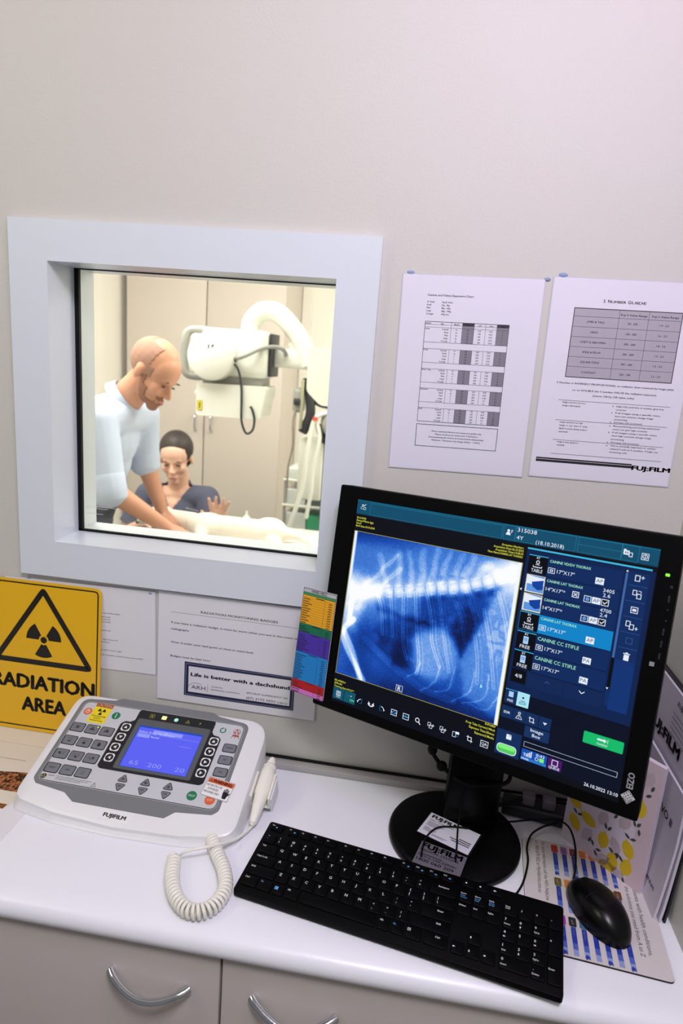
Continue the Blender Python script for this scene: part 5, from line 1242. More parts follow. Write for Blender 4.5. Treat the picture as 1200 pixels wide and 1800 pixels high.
for pts_, r_, lb in (([(0.700, -0.060, 0.915), (0.735, -0.052, 0.925), (0.765, -0.045, 0.935), (0.785, -0.045, 0.932)], 0.0032, 'thick black lead from the monitor column to the power strip'),
                    ([(0.735, -0.025, 0.9175), (0.78, -0.020, 0.917), (0.83, -0.019, 0.917), (0.875, -0.03, 0.9175)], 0.003, 'black lead lying behind the power strip'),
                    ([(0.592, -0.1, 1.030), (0.603, -0.095, 1.012), (0.622, -0.104, 1.000), (0.65, -0.118, 0.994), (0.68, -0.118, 0.996), (0.715, -0.112, 1.004), (0.72, -0.09, 1.02)], 0.0034, 'black lead sagging below the monitor in front of its column'),
                    ([(0.6477, -0.115, 0.994), (0.6465, -0.120, 0.94), (0.6445, -0.135, 0.921), (0.642, -0.17, 0.9195), (0.639, -0.205, 0.919)], 0.0014, 'thin black lead dropping over the business card on the monitor base'),
                    ([(0.661, -0.127, 0.9195), (0.6411, -0.1283, 0.9195), (0.615, -0.1350, 0.9195), (0.598, -0.155, 0.9195), (0.590, -0.180, 0.9190), (0.5875, -0.205, 0.9185)], 0.0015, 'thin black lead curling over the corner of the business card')):
    k = MB(); k.tube(smooth_path(pts_, 10), r_, M_rubber, 8); tag(k.build('cable'), lb, 'cable')
k = MB(); k.ell((0.592, -0.098, 1.034), (0.008, 0.008, 0.010), M_rubber); k.ell((0.610, -0.098, 1.006), (0.009, 0.007, 0.009), M_rubber)
k.build('cable_boot', mon)

# ================================================================ the x-ray room behind the glass
M_cream = mat('beige_cupboard_laminate', 'cbc1b6', 0.5, vary=0.02, scale=40)
M_xw = mat('white_equipment_enamel', 'e6e8dc', 0.3)
M_xg = mat('grey_equipment_trim', '96968e', 0.4)
M_xd = mat('dark_equipment_rubber', '23242a', 0.5)
for i, (x0, x1, hx, lb) in enumerate(((-1.515, -0.967, -1.02, 'tall beige cupboard in the back room, behind the standing man'), (-0.963, -0.44, -0.91, 'tall beige cupboard in the back room, behind the x-ray tube head'))):
    c = thing('tall_cupboard', lb, 'cupboard', ((x0 + x1) / 2, 3.1, 0), 'tall beige cupboards')
    MB().box(x0, x1, 3.22, 3.745, 0.002, 2.35, M_cream).build('carcass', c, smooth=False)
    d_ = MB().bbox(x0 + 0.002, x1 - 0.002, 3.200, 3.219, 0.08, 2.345, 0.002, M_cream).build('door', c)
    MB().tube(smooth_path([(hx, 3.200, 1.21), (hx, 3.172, 1.20), (hx, 3.166, 1.16), (hx, 3.172, 1.11), (hx, 3.200, 1.10)], 6), 0.007, M_chrome, 10).build('handle', d_)
struct(MB().box(-0.436, -0.37, 3.70, 3.749, 0.002, 2.69, M_xwall).build('trim_1', smooth=False))

# x-ray tube head on its arm
xr = thing('xray_tube_head', 'white x-ray tube head with collimator and grey handle above the table in the back room', 'x-ray machine', (-0.25, 1.65, 1.5))
k = MB(); k.bbox(-0.435, -0.150, 1.62, 1.80, 1.535, 1.728, 0.028, M_xw, seg=5); k.build('tube_housing', xr)
k = MB(); k.lathe([(0.002, 0.045), (0.085, 0.043), (0.096, 0.036), (0.0985, 0.0), (0.0985, -0.03)], M_xw, M=Matrix.Translation((-0.375, 1.605, 1.612)) @ Matrix.Rotation(R(90), 4, 'X'), seg=48)
k.build('round_end_cap', xr, ang=40)
k = MB(Matrix.Translation((-0.375, 1.5595, 1.645)) @ UPRIGHT @ MM)
k.rect(-7, -2, -2, 14, M_xd, 1); k.rect(8, 0, 11, 14, M_xd, 1); k.rect(12, 8, 18, 14, M_xd, 1); k.build('cap_marking', xr, smooth=False)
k = MB(); k.tube(smooth_path([(-0.400, 1.66, 1.530), (-0.470, 1.66, 1.524), (-0.508, 1.65, 1.540), (-0.516, 1.65, 1.610), (-0.512, 1.65, 1.680), (-0.492, 1.66, 1.712), (-0.42, 1.67, 1.716)], 8), 0.0175, M_xg, 12); k.build('guide_handle', xr)
k = MB(); k.bbox(-0.485, -0.425, 1.64, 1.72, 1.545, 1.700, 0.012, M_xw); k.build('control_panel', xr)
k = MB(); k.prism(rounded([(-0.441, 1.366), (-0.165, 1.370), (-0.142, 1.505), (-0.441, 1.501)], 0.012, 4), -1.60, -1.78, M_xw, M=Matrix(((1, 0, 0, 0), (0, 0, -1, 0), (0, 1, 0, 0), (0, 0, 0, 1)))); k.build('collimator', xr)
k = MB(); k.bbox(-0.43, -0.17, 1.64, 1.77, 1.500, 1.540, 0.004, M_xg); k.build('swivel_joint', xr)
k = MB(); k.lathe([(0.001, 0), (0.016, 0.002), (0.018, 0.02), (0.010, 0.026)], M_xw, M=Matrix.Translation((-0.440, 1.66, 1.455)) @ Matrix.Rotation(R(-90), 4, 'Y'), seg=20); k.build('knob', xr)
k = MB(Matrix.Translation((-0.424, 1.5985, 1.409)) @ UPRIGHT @ MM); k.prism(rrect(-11, -20, 11, 20, 1), 0, 0.6, mat('yellow_warning_label', 'e8dc10', 0.4)); k.frame_rect(-10, -19, 10, 19, 1.2, M_ink, 6); k.rect(-3, -12, 3, 12, M_ink2, 6); k.build('yellow_label', xr, smooth=False)
k = MB(); k.tube(smooth_path([(-0.250, 1.72, 1.715), (-0.247, 1.72, 1.765), (-0.205, 1.72, 1.808), (-0.141, 1.72, 1.808), (-0.078, 1.72, 1.757), (-0.025, 1.72, 1.690), (0.012, 1.72, 1.605)], 10), 0.040, M_xw, 20); k.build('flexible_hose', xr)
k = MB(); k.bbox(-0.155, 0.035, 1.70, 1.79, 1.585, 1.665, 0.02, M_xw); k.tube([(-0.08, 1.74, 1.69), (0.02, 1.74, 1.60)], 0.028, M_xw, 14); k.build('support_arm', xr)
k = MB(); k.bbox(-0.149, -0.138, 1.64, 1.78, 1.545, 1.720, 0.003, M_xd); k.build('dark_flange', xr)
k = MB(); k.tube(smooth_path([(-0.286, 1.60, 1.606), (-0.23, 1.58, 1.625), (-0.17, 1.62, 1.660), (-0.115, 1.66, 1.668), (-0.09, 1.70, 1.645), (-0.115, 1.72, 1.610), (-0.165, 1.73, 1.605)], 8), 0.0085, M_xg, 10)
k.tube([(-0.300, 1.598, 1.600), (-0.276, 1.598, 1.609)], 0.013, M_xd, 12); k.build('metal_conduit', xr)
k = MB(); k.tube(smooth_path([(-0.295, 1.60, 1.600), (-0.262, 1.595, 1.566), (-0.246, 1.592, 1.50), (-0.242, 1.59, 1.44), (-0.238, 1.588, 1.36), (-0.216, 1.588, 1.310), (-0.190, 1.59, 1.325), (-0.184, 1.59, 1.37), (-0.196, 1.592, 1.41), (-0.205, 1.595, 1.42)], 8), 0.005, M_xd, 8); k.build('dangling_cable', xr)
col = thing('xray_column', 'white rounded x-ray column carriage at the right edge of the glass', 'x-ray machine', (0.15, 1.75, 0))
k = MB(); k.prism(rounded([(0.012, 1.678), (0.20, 1.685), (0.20, 1.44), (0.075, 1.445), (0.014, 1.50)], [0.01, 0.01, 0.03, 0.05, 0.04], 6), -1.66, -1.90, M_xw, M=Matrix(((1, 0, 0, 0), (0, 0, -1, 0), (0, 1, 0, 0), (0, 0, 0, 1)))); k.build('carriage', col)
k = MB(); k.bbox(0.24, 0.40, 1.82, 1.96, 0.0, 2.69, 0.006, M_xw); k.bbox(0.16, 0.26, 1.80, 1.90, 1.48, 1.64, 0.01, M_xw); k.build('column', col)

# table
tb_ = thing('xray_table', 'white x-ray table carrying the dog in the back room', 'table', (0.2, 1.5, 0))
k = MB(); k.bbox(-0.515, 1.15, 1.17, 1.80, 0.835, 0.868, 0.008, mat('white_table_top', 'f0eee8', 0.35)); k.build('table_top', tb_)
k = MB(); k.bbox(-0.15, 0.85, 1.32, 1.66, 0.002, 0.836, 0.02, M_xg); k.build('pedestal', tb_)

# monitoring unit, bag and trolley at the right
an = thing('anaesthesia_machine', 'anaesthesia unit with black strap, grey bag and white hoses at the window\'s right', 'anaesthesia machine', (-0.03, 2.4, 0))
k = MB(); k.bbox(-0.195, -0.135, 2.38, 2.46, 1.345, 1.475, 0.02, M_xg); k.bbox(-0.185, -0.150, 2.36, 2.39, 1.385, 1.420, 0.008, M_xd); k.build('monitor_unit', an)
k = MB(); k.bbox(-0.150, -0.135, 2.37, 2.40, 1.26, 1.52, 0.004, mat('olive_grey_rail', '9a9a7c', 0.5)); k.build('rail', an)
k = MB(); k.tube(smooth_path([(-0.125, 2.41, 1.53), (-0.105, 2.41, 1.42), (-0.100, 2.41, 1.33), (-0.135, 2.41, 1.24)], 8), 0.026, M_xd, 12)
k.tube(smooth_path([(-0.110, 2.42, 1.46), (-0.06, 2.42, 1.405), (0.02, 2.42, 1.395)], 8), 0.020, M_xd, 12)
k.tube(smooth_path([(-0.050, 2.42, 1.29), (-0.02, 2.42, 1.215), (0.03, 2.42, 1.195)], 8), 0.022, M_xd, 12); k.build('black_strap', an)
k = MB(); k.ell((0.035, 2.40, 1.310), (0.072, 0.06, 0.085), mat('grey_breathing_bag', 'a8a69c', 0.45)); k.build('breathing_bag', an)
k = MB(); k.tube(smooth_path([(0.0, 2.36, 1.36), (-0.05, 2.35, 1.335), (-0.075, 2.35, 1.27), (-0.090, 2.35, 1.12), (-0.105, 2.35, 0.96), (-0.13, 2.34, 0.84), (-0.165, 2.33, 0.72)], 8), 0.0125, M_xw, 12)
k.tube(smooth_path([(-0.055, 2.36, 1.31), (-0.03, 2.36, 1.22), (-0.055, 2.36, 1.05), (-0.058, 2.36, 0.93), (-0.075, 2.35, 0.78)], 8), 0.011, M_xw, 12)
k.build('breathing_hose', an)
k = MB(); k.lathe([(0.001, 0), (0.014, 0), (0.014, 0.02), (0.001, 0.021)], mat('red_connector', 'd8503c', 0.4), M=Matrix.Translation((-0.058, 2.345, 1.315)), seg=16); k.build('connector', an)
k = MB(); k.bbox(-0.155, -0.02, 2.44, 2.52, 0.86, 1.21, 0.01, M_xw); k.bbox(-0.02, 0.03, 2.46, 2.50, 0.1, 1.30, 0.006, M_xg); k.bbox(-0.06, 0.20, 2.42, 2.66, 0.002, 0.08, 0.01, M_xg); k.build('stand', an)
k = MB(); k.tube(smooth_path([(-0.166, 2.385, 1.39), (-0.183, 2.38, 1.30), (-0.178, 2.38, 1.17), (-0.196, 2.38, 1.05), (-0.195, 2.38, 0.93)], 8), 0.0055, mat('brown_grey_lead', '8a8474', 0.5), 8); k.build('lead', an)
tr_ = thing('supply_trolley', 'white trolley with clear drawers and a green pack at the right of the back room', 'trolley', (-0.05, 2.75, 0))
MCL = mat('clear_plastic_drawer', 'd4d8d2', 0.2, coat=0.4)
k = MB()
for z in (0.45, 0.63, 0.78, 0.93): k.bbox(-0.265, 0.30, 2.58, 2.92, z, z + 0.014, 0.004, M_xw)
for x_ in (-0.258, 0.285):
    for y_ in (2.59, 2.90): k.bbox(x_, x_ + 0.014, y_, y_ + 0.014, 0.002, 0.96, 0.003, M_xg)
k.build('frame', tr_)
for x0, z0, x1, z1, m_ in ((-0.245, 0.645, -0.12, 0.745, MCL), (-0.115, 0.645, 0.01, 0.735, mat('green_pack', '3fa878', 0.5)), (-0.245, 0.795, -0.13, 0.885, MCL), (-0.12, 0.795, 0.02, 0.87, mat('dark_supply_pack', '5a6a66', 0.5)), (-0.24, 0.945, -0.15, 1.01, MCL), (-0.135, 0.945, 0.03, 0.995, MCL), (0.03, 0.645, 0.2, 0.74, mat('green_pack', '3fa878', 0.5)), (0.03, 0.795, 0.2, 0.88, MCL), (-0.24, 0.465, 0.02, 0.60, MCL)):
    k = MB(); k.bbox(x0, x1, 2.60, 2.86, z0, z1, 0.008, m_); k.build('supply_box', tr_)
k = MB(Matrix.Translation((-0.075, 2.6, 1.008)))
# picture-like sheet on the far wall
k = MB(); k.tube(smooth_path([(0.02, 3.69, 2.18), (-0.03, 3.69, 2.23), (-0.13, 3.69, 2.17), (-0.16, 3.69, 2.10)], 8), 0.006, M_xg, 8); k.bbox(0.0, 0.035, 3.68, 3.749, 2.16, 2.2, 0.004, M_xg)
tag(k.build('wall_hook'), 'thin grey curved hook on the pale far wall at the right', 'hook')
k = MB(Matrix.Translation((-0.235, 1.72, 0.868))); k.lathe([(0.001, 0.0005), (0.017, 0.0005), (0.018, 0.004), (0.017, 0.045), (0.006, 0.058), (0.005, 0.075), (0.001, 0.076)], M_xw, seg=20)
tag(k.build('small_bottle'), 'small white nozzle bottle on the table behind the dog', 'bottle')

# ---------------------------------------------------------------- people: smooth bodies grown from overlapping forms
def blob(name, prims, m, parent, voxel=0.006, smooth=6, keep=None, inv=None):
    b_ = MB()
    for p_ in prims:
        if p_[0] == 'e':
            M_ = Matrix.Translation(p_[1])
            if len(p_) > 3: M_ = M_ @ p_[3]
            b_.ell((0, 0, 0), p_[2], m, M=M_, seg=20, rings=12)
        else:
            q0, q1, r0, r1 = Vector(p_[1]), Vector(p_[2]), p_[3], p_[4]; d_ = (q1 - q0); L_ = d_.length
            Mx = Matrix.Translation(q0) @ d_.to_track_quat('Z', 'Y').to_matrix().to_4x4()
            pr = [(max(1e-4, r0 * math.sin(t * math.pi / 12)), -r0 * math.cos(t * math.pi / 12)) for t in range(0, 7)] + [(max(1e-4, r1 * math.cos(t * math.pi / 12)), L_ + r1 * math.sin(t * math.pi / 12)) for t in range(0, 7)]
            b_.lathe(pr, m, M=Mx, seg=16)
    o_ = b_.build(name)
    rm_ = o_.modifiers.new('r', 'REMESH'); rm_.mode = 'VOXEL'; rm_.voxel_size = voxel
    sm_ = o_.modifiers.new('s', 'SMOOTH'); sm_.iterations = smooth; sm_.factor = 0.6
    me_ = bpy.data.meshes.new_from_object(o_.evaluated_get(bpy.context.evaluated_depsgraph_get()))
    o_.modifiers.clear(); old = o_.data; o_.data = me_; bpy.data.meshes.remove(old)
    me_.name = name
    if keep:
        bm_ = bmesh.new(); bm_.from_mesh(me_)
        bmesh.ops.delete(bm_, geom=[f for f in bm_.faces if not keep(inv @ f.calc_center_median() if inv else f.calc_center_median())], context='FACES')
        bm_.to_mesh(me_); bm_.free()
        so = o_.modifiers.new('t', 'SOLIDIFY'); so.thickness = 0.0025 if 'hair' not in name and 'beard' not in name else 0.001; so.offset = -1
    me_.materials.clear(); me_.materials.append(m)
    me_.polygons.foreach_set('material_index', [0] * len(me_.polygons)); me_.shade_smooth()
    if parent: adopt(o_, parent)
    return o_
def T(M_, p_): return tuple(M_ @ Vector(p_))
def head_prims(M_, male=True, g=0.0):
    Rm = M_.to_3x3().to_4x4(); s_ = Rm.to_3x3().to_scale() if hasattr(Rm.to_3x3(), 'to_scale') else None
    q_ = M_.to_quaternion().to_matrix().to_4x4()
    def e(c, r_): return ('e', T(M_, c), tuple(x + g for x in r_), q_)
    P = [e((-0.016, 0, 0.034), (0.096, 0.076, 0.086)), e((0.030, 0, 0.030), (0.060, 0.066, 0.066)), e((0.028, 0, -0.035), (0.058, 0.058, 0.066)),
         e((0.036, 0, -0.072), (0.048, 0.046, 0.034)), e((0.070, 0, -0.098), (0.020, 0.024, 0.018)), e((0.078, 0, 0.012), (0.014, 0.046, 0.010)),
         e((0.058, 0.036, -0.030), (0.025, 0.022, 0.026)), e((0.058, -0.036, -0.030), (0.025, 0.022, 0.026)),
         e((0.085, 0, -0.066), (0.012, 0.024, 0.007)), e((0.083, 0, -0.077), (0.012, 0.020, 0.007)),
         ('c', T(M_, (0.083, 0, 0.004)), T(M_, (0.106, 0, -0.034)), 0.007 + g, 0.0115 + g), e((0.096, 0.010, -0.040), (0.010, 0.008, 0.007)), e((0.096, -0.010, -0.040), (0.010, 0.008, 0.007)),
         e((-0.010, 0.076, -0.012), (0.018, 0.008, 0.030)), e((-0.010, -0.076, -0.012), (0.018, 0.008, 0.030))]
    return P
def hand_prims(wrist, palm_dir, palm_n, thumb_side, curl=0.3, size=1.0, spread=0.16, upto=5):
    """palm, four unequal bent fingers and a thumb leaving the side of the palm"""
    d_ = Vector(palm_dir).normalized(); n_ = Vector(palm_n); n_ = (n_ - d_ * n_.dot(d_)).normalized(); s_ = d_.cross(n_) * thumb_side
    w_ = Vector(wrist); P = []
    q_ = Matrix((tuple(d_), tuple(s_), tuple(n_))).transposed().to_4x4()
    P.append(('e', tuple(w_ + d_ * 0.045 * size), (0.048 * size, 0.040 * size, 0.015 * size), q_))
    P.append(('c', tuple(w_), tuple(w_ + d_ * 0.03 * size), 0.024 * size, 0.02 * size))
    for i, (off, ln) in enumerate(((0.029, 0.070), (0.010, 0.078), (-0.010, 0.073), (-0.028, 0.057))):
        base = w_ + d_ * 0.078 * size + s_ * off * size; a0 = spread * (1.2 - i * 0.8)
        dd = (d_ + s_ * a0 + 0 * n_).normalized()
        p0 = base; segs = (0.44, 0.30, 0.26); ang = curl * 0.5
        for q__, fr_ in enumerate(segs):
            v_ = (dd * math.cos(ang) + n_ * math.sin(ang)).normalized(); p1 = p0 + v_ * ln * fr_ * size
            P.append(('c', tuple(p0), tuple(p1), (0.0092 - 0.0008 * q__) * size, (0.0085 - 0.0009 * q__) * size)); p0 = p1; ang += curl
    tb0 = w_ + d_ * 0.022 * size + s_ * 0.026 * size; td = (d_ * 0.62 + s_ * 0.72 + n_ * 0.25).normalized()
    p1 = tb0 + td * 0.036 * size; p2 = p1 + (td + d_ * 0.5).normalized() * 0.030 * size
    P.append(('c', tuple(tb0), tuple(p1), 0.0125 * size, 0.0105 * size)); P.append(('c', tuple(p1), tuple(p2), 0.0100 * size, 0.0085 * size))
    return P
def orient(loc, fwd, up):
    f_ = Vector(fwd).normalized(); u = Vector(up); u = (u - f_ * u.dot(f_)).normalized(); l = u.cross(f_)
    return Matrix(((f_.x, l.x, u.x, loc[0]), (f_.y, l.y, u.y, loc[1]), (f_.z, l.z, u.z, loc[2]), (0, 0, 0, 1)))

SKm = mat('man_skin', 'd39a7c', 0.5, sss=0.1, vary=0.05, scale=25); SKw = mat('woman_skin', 'e0b29a', 0.5, sss=0.1, vary=0.05, scale=25)
SH = mat('pale_blue_shirt_cloth', 'c6d2e8', 0.75, bump=0.3, scale=60); SHb = mat('blue_shirt_lining', '8fa4cc', 0.75)
TRO = mat('dark_grey_trousers', '3c4048', 0.8); SHOE = mat('black_shoe_leather', '121212', 0.4)
HAIR = mat('cropped_brown_hair', 'b08672', 0.8, vary=0.2, scale=300); BEARD = mat('brown_stubble', 'a07058', 0.8, vary=0.2, scale=300)
EYE = mat('dark_eye', '2c1e18', 0.4); BROW = mat('dark_eyebrow', '5c4034', 0.7)

# standing man leaning over the table
man = thing('person', 'balding bearded man in a pale blue shirt leaning over the table, hands on the dog', 'person', (-0.85, 1.25, 0))
HM = orient((-0.474, 1.245, 1.545), (0.80, -0.18, -0.56), (0.52, 0.0, 0.86))
pel = (-0.775, 1.25, 0.960); wai = (-0.735, 1.25, 1.10); che = (-0.675, 1.25, 1.29); upc = (-0.640, 1.25, 1.365)
rs_, re_, rw = (-0.610, 1.090, 1.370), (-0.555, 1.06, 1.135), (-0.405, 1.22, 0.972)
ls_, le_, lw = (-0.595, 1.415, 1.370), (-0.600, 1.45, 1.18), (-0.530, 1.47, 0.972)
legs = []
for yy in (1.16, 1.34):
    legs += [('c', (-0.79, yy, 0.90), (-0.79, yy, 0.50), 0.088, 0.058), ('c', (-0.79, yy, 0.50), (-0.86, yy, 0.10), 0.056, 0.038), ('c', (-0.87, yy, 0.045), (-0.70, yy, 0.035), 0.038, 0.030)]
torso = [('e', pel, (0.105, 0.155, 0.11)), ('e', wai, (0.10, 0.145, 0.12)), ('e', che, (0.105, 0.165, 0.14)), ('e', upc, (0.085, 0.170, 0.085)), ('c', ls_, rs_, 0.056, 0.056)]
neck = [('c', (-0.595, 1.25, 1.425), (-0.515, 1.247, 1.510), 0.060, 0.055)]
hR = hand_prims(rw, (0.80, 0.38, -0.40), (-0.3, 0.1, -0.9), 1, 0.16, 1.0, 0.10)
hL = hand_prims(lw, (0.55, 0.1, -0.65), (0.2, 0.1, -0.9), -1, 0.3, 1.0, 0.10)
blob('body', head_prims(HM) + neck + torso + legs + [('c', rs_, re_, 0.052, 0.042), ('c', re_, rw, 0.042, 0.026), ('c', ls_, le_, 0.052, 0.042), ('c', le_, lw, 0.042, 0.026)] + hR + hL, SKm, man, 0.0055, 5)
st_ = [('e', (pel[0] + 0.005, 1.25, 0.99), (0.112, 0.162, 0.09)), ('e', wai, (0.115, 0.160, 0.13)), ('e', (wai[0] + 0.04, 1.25, 1.20), (0.115, 0.165, 0.12)), ('e', che, (0.120, 0.182, 0.145)), ('e', upc, (0.097, 0.185, 0.090)),
       ('c', ls_, rs_, 0.070, 0.070), ('c', rs_, re_, 0.070, 0.060), ('c', ls_, le_, 0.070, 0.060), ('c', (-0.612, 1.25, 1.408), (-0.590, 1.25, 1.432), 0.064, 0.062), ('e', (-0.735, 1.25, 1.305), (0.085, 0.165, 0.105)), ('e', (-0.705, 1.25, 1.355), (0.09, 0.165, 0.075))]
rc = Vector(re_).lerp(Vector(rw), 0.10); rc2 = Vector(re_).lerp(Vector(rw), 0.0)
def shirt_keep(c):
    if (c - rc).dot((Vector(rw) - Vector(re_)).normalized()) > 0.004 and (c - Vector(re_)).length < 0.12: return False
    return c.z > 1.022
blob('shirt', st_, SH, man, 0.007, 6, shirt_keep)
cuffs = []
for a_, b_2, c_2 in ((rs_, re_, rw), (ls_, le_, lw)):
    a_, b_2, c_2 = Vector(a_), Vector(b_2), Vector(c_2); f0 = b_2.lerp(a_, 0.10); f1 = b_2.lerp(c_2, 0.06)
    cuffs += [('c', tuple(b_2.lerp(a_, 0.16)), tuple(b_2 + Vector((0.0, 0, -0.004))), 0.064, 0.064), ('e', tuple(b_2 + Vector((0.004, 0, -0.02))), (0.062, 0.060, 0.026))]
blob('rolled_cuffs', cuffs, SH, man, 0.006, 4)
# collar: a standing band with two points
k = MB(); ca_, ax_ = Vector((-0.588, 1.25, 1.440)), (Vector((-0.515, 1.247, 1.510)) - Vector((-0.588, 1.25, 1.440))).normalized()
u0 = ax_.cross(Vector((0, 1, 0))).normalized(); v0 = Vector((0, 1, 0))
vs = []; nseg = 40
for i in range(nseg):
    t = 2 * math.pi * i / nseg; rd = u0 * math.cos(t) * 1.05 + v0 * math.sin(t)
    front = max(0, -math.cos(t)) if (u0.x < 0) else max(0, math.cos(t))
    vs += [tuple(ca_ + rd * 0.0625 + ax_ * (0.026 - 0.012 * front)), tuple(ca_ + rd * 0.078 + ax_ * (-0.010 - 0.036 * front ** 2)), tuple(ca_ + rd * 0.074 + ax_ * (-0.014 - 0.036 * front ** 2)), tuple(ca_ + rd * 0.059 + ax_ * (0.020 - 0.012 * front))]
fs = []
for i in range(nseg):
    j = (i + 1) % nseg
    if 0.46 < i / nseg < 0.53 and False: continue
    for q0 in range(4): q1 = (q0 + 1) % 4; fs.append((i * 4 + q0, j * 4 + q0, j * 4 + q1, i * 4 + q1))
k.add(vs, fs, SH); k.build('collar', man, ang=60)
tr_keep = lambda c: c.z < 1.032 and c.z > 0.075
blob('trousers', [('e', (pel[0], 1.25, 0.945), (0.116, 0.166, 0.09)), ('e', (pel[0] + 0.005, 1.25, 0.995), (0.122, 0.170, 0.09)), ('e', (wai[0], 1.25, 1.06), (0.120, 0.166, 0.10))] + [(a[0], a[1], a[2], a[3] + 0.012, a[4] + 0.016) for a in legs if a[3] > 0.04], TRO, man, 0.008, 5, tr_keep)
blob('shoes', [('c', (-0.885, yy, 0.046), (-0.685, yy, 0.040), 0.044, 0.036) for yy in (1.16, 1.34)], SHOE, man, 0.006, 3)
HI = HM.inverted()
blob('cropped_hair', head_prims(HM, g=0.0012)[:2], HAIR, man, 0.005, 3, lambda c: (c.x < 0.012 + 0.02 * (c.z < 0.03)) and c.z > -0.035 - 0.4 * max(0, -c.x - 0.03) and not (c.z > 0.102 and c.x > -0.05), HI)
blob('beard', head_prims(HM, g=0.0020)[2:10] + [head_prims(HM, g=0.0012)[0]], BEARD, man, 0.0045, 3, lambda c: (c.z < -0.078 or (c.z < -0.040 and c.x < 0.045) or (c.z < -0.052 and c.x > 0.078 and abs(c.y) < 0.03) or (c.z < -0.005 and -0.005 < c.x < 0.022)) and c.z > -0.118 and c.x > -0.012 and not (-0.078 < c.z < -0.062 and c.x > 0.08) and c.x + c.z > -0.11, HI)
def face_bits(M_, parent, male):
    for sy in (1, -1):
        k = MB(); k.ell((0, 0, 0), (0.0045, 0.0135, 0.0036), EYE, M=M_ @ Matrix.Translation((0.0815, sy * 0.030, -0.007)) @ Matrix.Rotation(sy * R(-18), 4, 'Z'), seg=14, rings=8); k.build('eye', parent)
        k = MB(); k.ell((0, 0, 0), (0.004, 0.018, 0.0030), BROW, M=M_ @ Matrix.Translation((0.0865, sy * 0.031, 0.016)) @ Matrix.Rotation(sy * R(-16), 4, 'Z'), seg=14, rings=8); k.build('eyebrow', parent)
    k = MB(); k.ell((0, 0, 0), (0.003, 0.019, 0.0026), mat('lip_red', 'a85a50' if male else 'b86a64', 0.5), M=M_ @ Matrix.Translation((0.0955, 0, -0.0715)), seg=14, rings=8); k.build('mouth', parent)
face_bits(HM, man, True)

# seated woman behind the table
SC_ = mat('slate_blue_scrubs', '4c5064', 0.8, bump=0.3, scale=60); HW = mat('dark_brown_hair', '2c211c', 0.55, vary=0.25, scale=200)
wo = thing('person', 'seated dark-haired woman in slate blue scrubs behind the table with one hand raised', 'person', (-0.69, 2.1, 0))
HMw = orient((-0.690, 2.02, 1.103), (0.14, -0.95, -0.26), (0.0, -0.20, 0.97))
a0 = (-0.845, 2.05, 0.895); a1 = (-0.930, 1.99, 0.700); a2 = (-0.775, 1.83, 0.800)
b0 = (-0.535, 2.05, 0.905); b1 = (-0.455, 1.955, 0.750); b2 = (-0.428, 1.885, 0.812)
hA = hand_prims(a2, (0.75, -0.55, 0.25), (0, 0.2, -1), 1, 0.3, 0.92, 0.1)
hB = hand_prims(b2, (0.10, -0.10, 0.95), (0.35, -0.85, -0.1), -1, 0.35, 1.12, 0.26)
tw = [('e', (-0.690, 2.10, 0.50), (0.165, 0.13, 0.12)), ('e', (-0.690, 2.09, 0.66), (0.145, 0.115, 0.14)), ('e', (-0.690, 2.08, 0.82), (0.155, 0.115, 0.12)), ('c', a0, b0, 0.052, 0.052)]
lw_ = []
for sx_ in (-0.10, 0.10): lw_ += [('c', (-0.69 + sx_, 2.08, 0.50), (-0.69 + sx_, 1.72, 0.50), 0.080, 0.058), ('c', (-0.69 + sx_, 1.72, 0.50), (-0.69 + sx_, 1.76, 0.09), 0.054, 0.038), ('c', (-0.69 + sx_, 1.78, 0.04), (-0.69 + sx_, 1.62, 0.033), 0.034, 0.028)]
blob('body', head_prims(HMw) + [('c', (-0.690, 2.07, 0.93), (-0.690, 2.05, 1.03), 0.055, 0.050)] + tw + lw_ + [('c', a0, a1, 0.045, 0.036), ('c', a1, a2, 0.036, 0.023), ('c', b0, b1, 0.045, 0.036), ('c', b1, b2, 0.035, 0.023)] + hA + hB, SKw, wo, 0.0055, 5)
gs = [('e', (-0.690, 2.10, 0.52), (0.178, 0.145, 0.12)), ('e', (-0.690, 2.09, 0.66), (0.160, 0.130, 0.15)), ('e', (-0.690, 2.08, 0.82), (0.170, 0.130, 0.125)), ('c', a0, b0, 0.064, 0.064), ('c', a0, tuple(Vector(a0).lerp(Vector(a1), 0.85)), 0.064, 0.066), ('c', b0, tuple(Vector(b0).lerp(Vector(b1), 0.85)), 0.064, 0.064), ('c', (-0.69, 2.08, 0.91), (-0.69, 2.07, 0.945), 0.075, 0.066)]
da_ = (Vector(a1) - Vector(a0)).normalized(); db_ = (Vector(b1) - Vector(b0)).normalized()
def scrub_keep(c):
    vx = abs(c.x + 0.690); top_ = 0.842 + vx * 1.55
    if c.z > top_ and c.y < 2.06 and vx < 0.085: return False
    if c.z > 0.985: return False
    if (c - Vector(a0)).dot(da_) > 0.175 and c.x < -0.85: return False
    if (c - Vector(b0)).dot(db_) > 0.150 and c.x > -0.52: return False
    return c.z > 0.43
blob('scrub_top', gs, SC_, wo, 0.007, 5, scrub_keep)
blob('trousers', [('e', (-0.690, 2.10, 0.47), (0.172, 0.14, 0.10))] + [(a[0], a[1], a[2], a[3] + 0.012, a[4] + 0.014) for a in lw_ if a[3] > 0.05], SC_, wo, 0.008, 4)
blob('shoes', [('c', (-0.69 + sx_, 1.79, 0.045), (-0.69 + sx_, 1.60, 0.038), 0.040, 0.034) for sx_ in (-0.10, 0.10)], SHOE, wo, 0.006, 3)
HIw = HMw.inverted()
qh = HMw.to_quaternion().to_matrix().to_4x4()
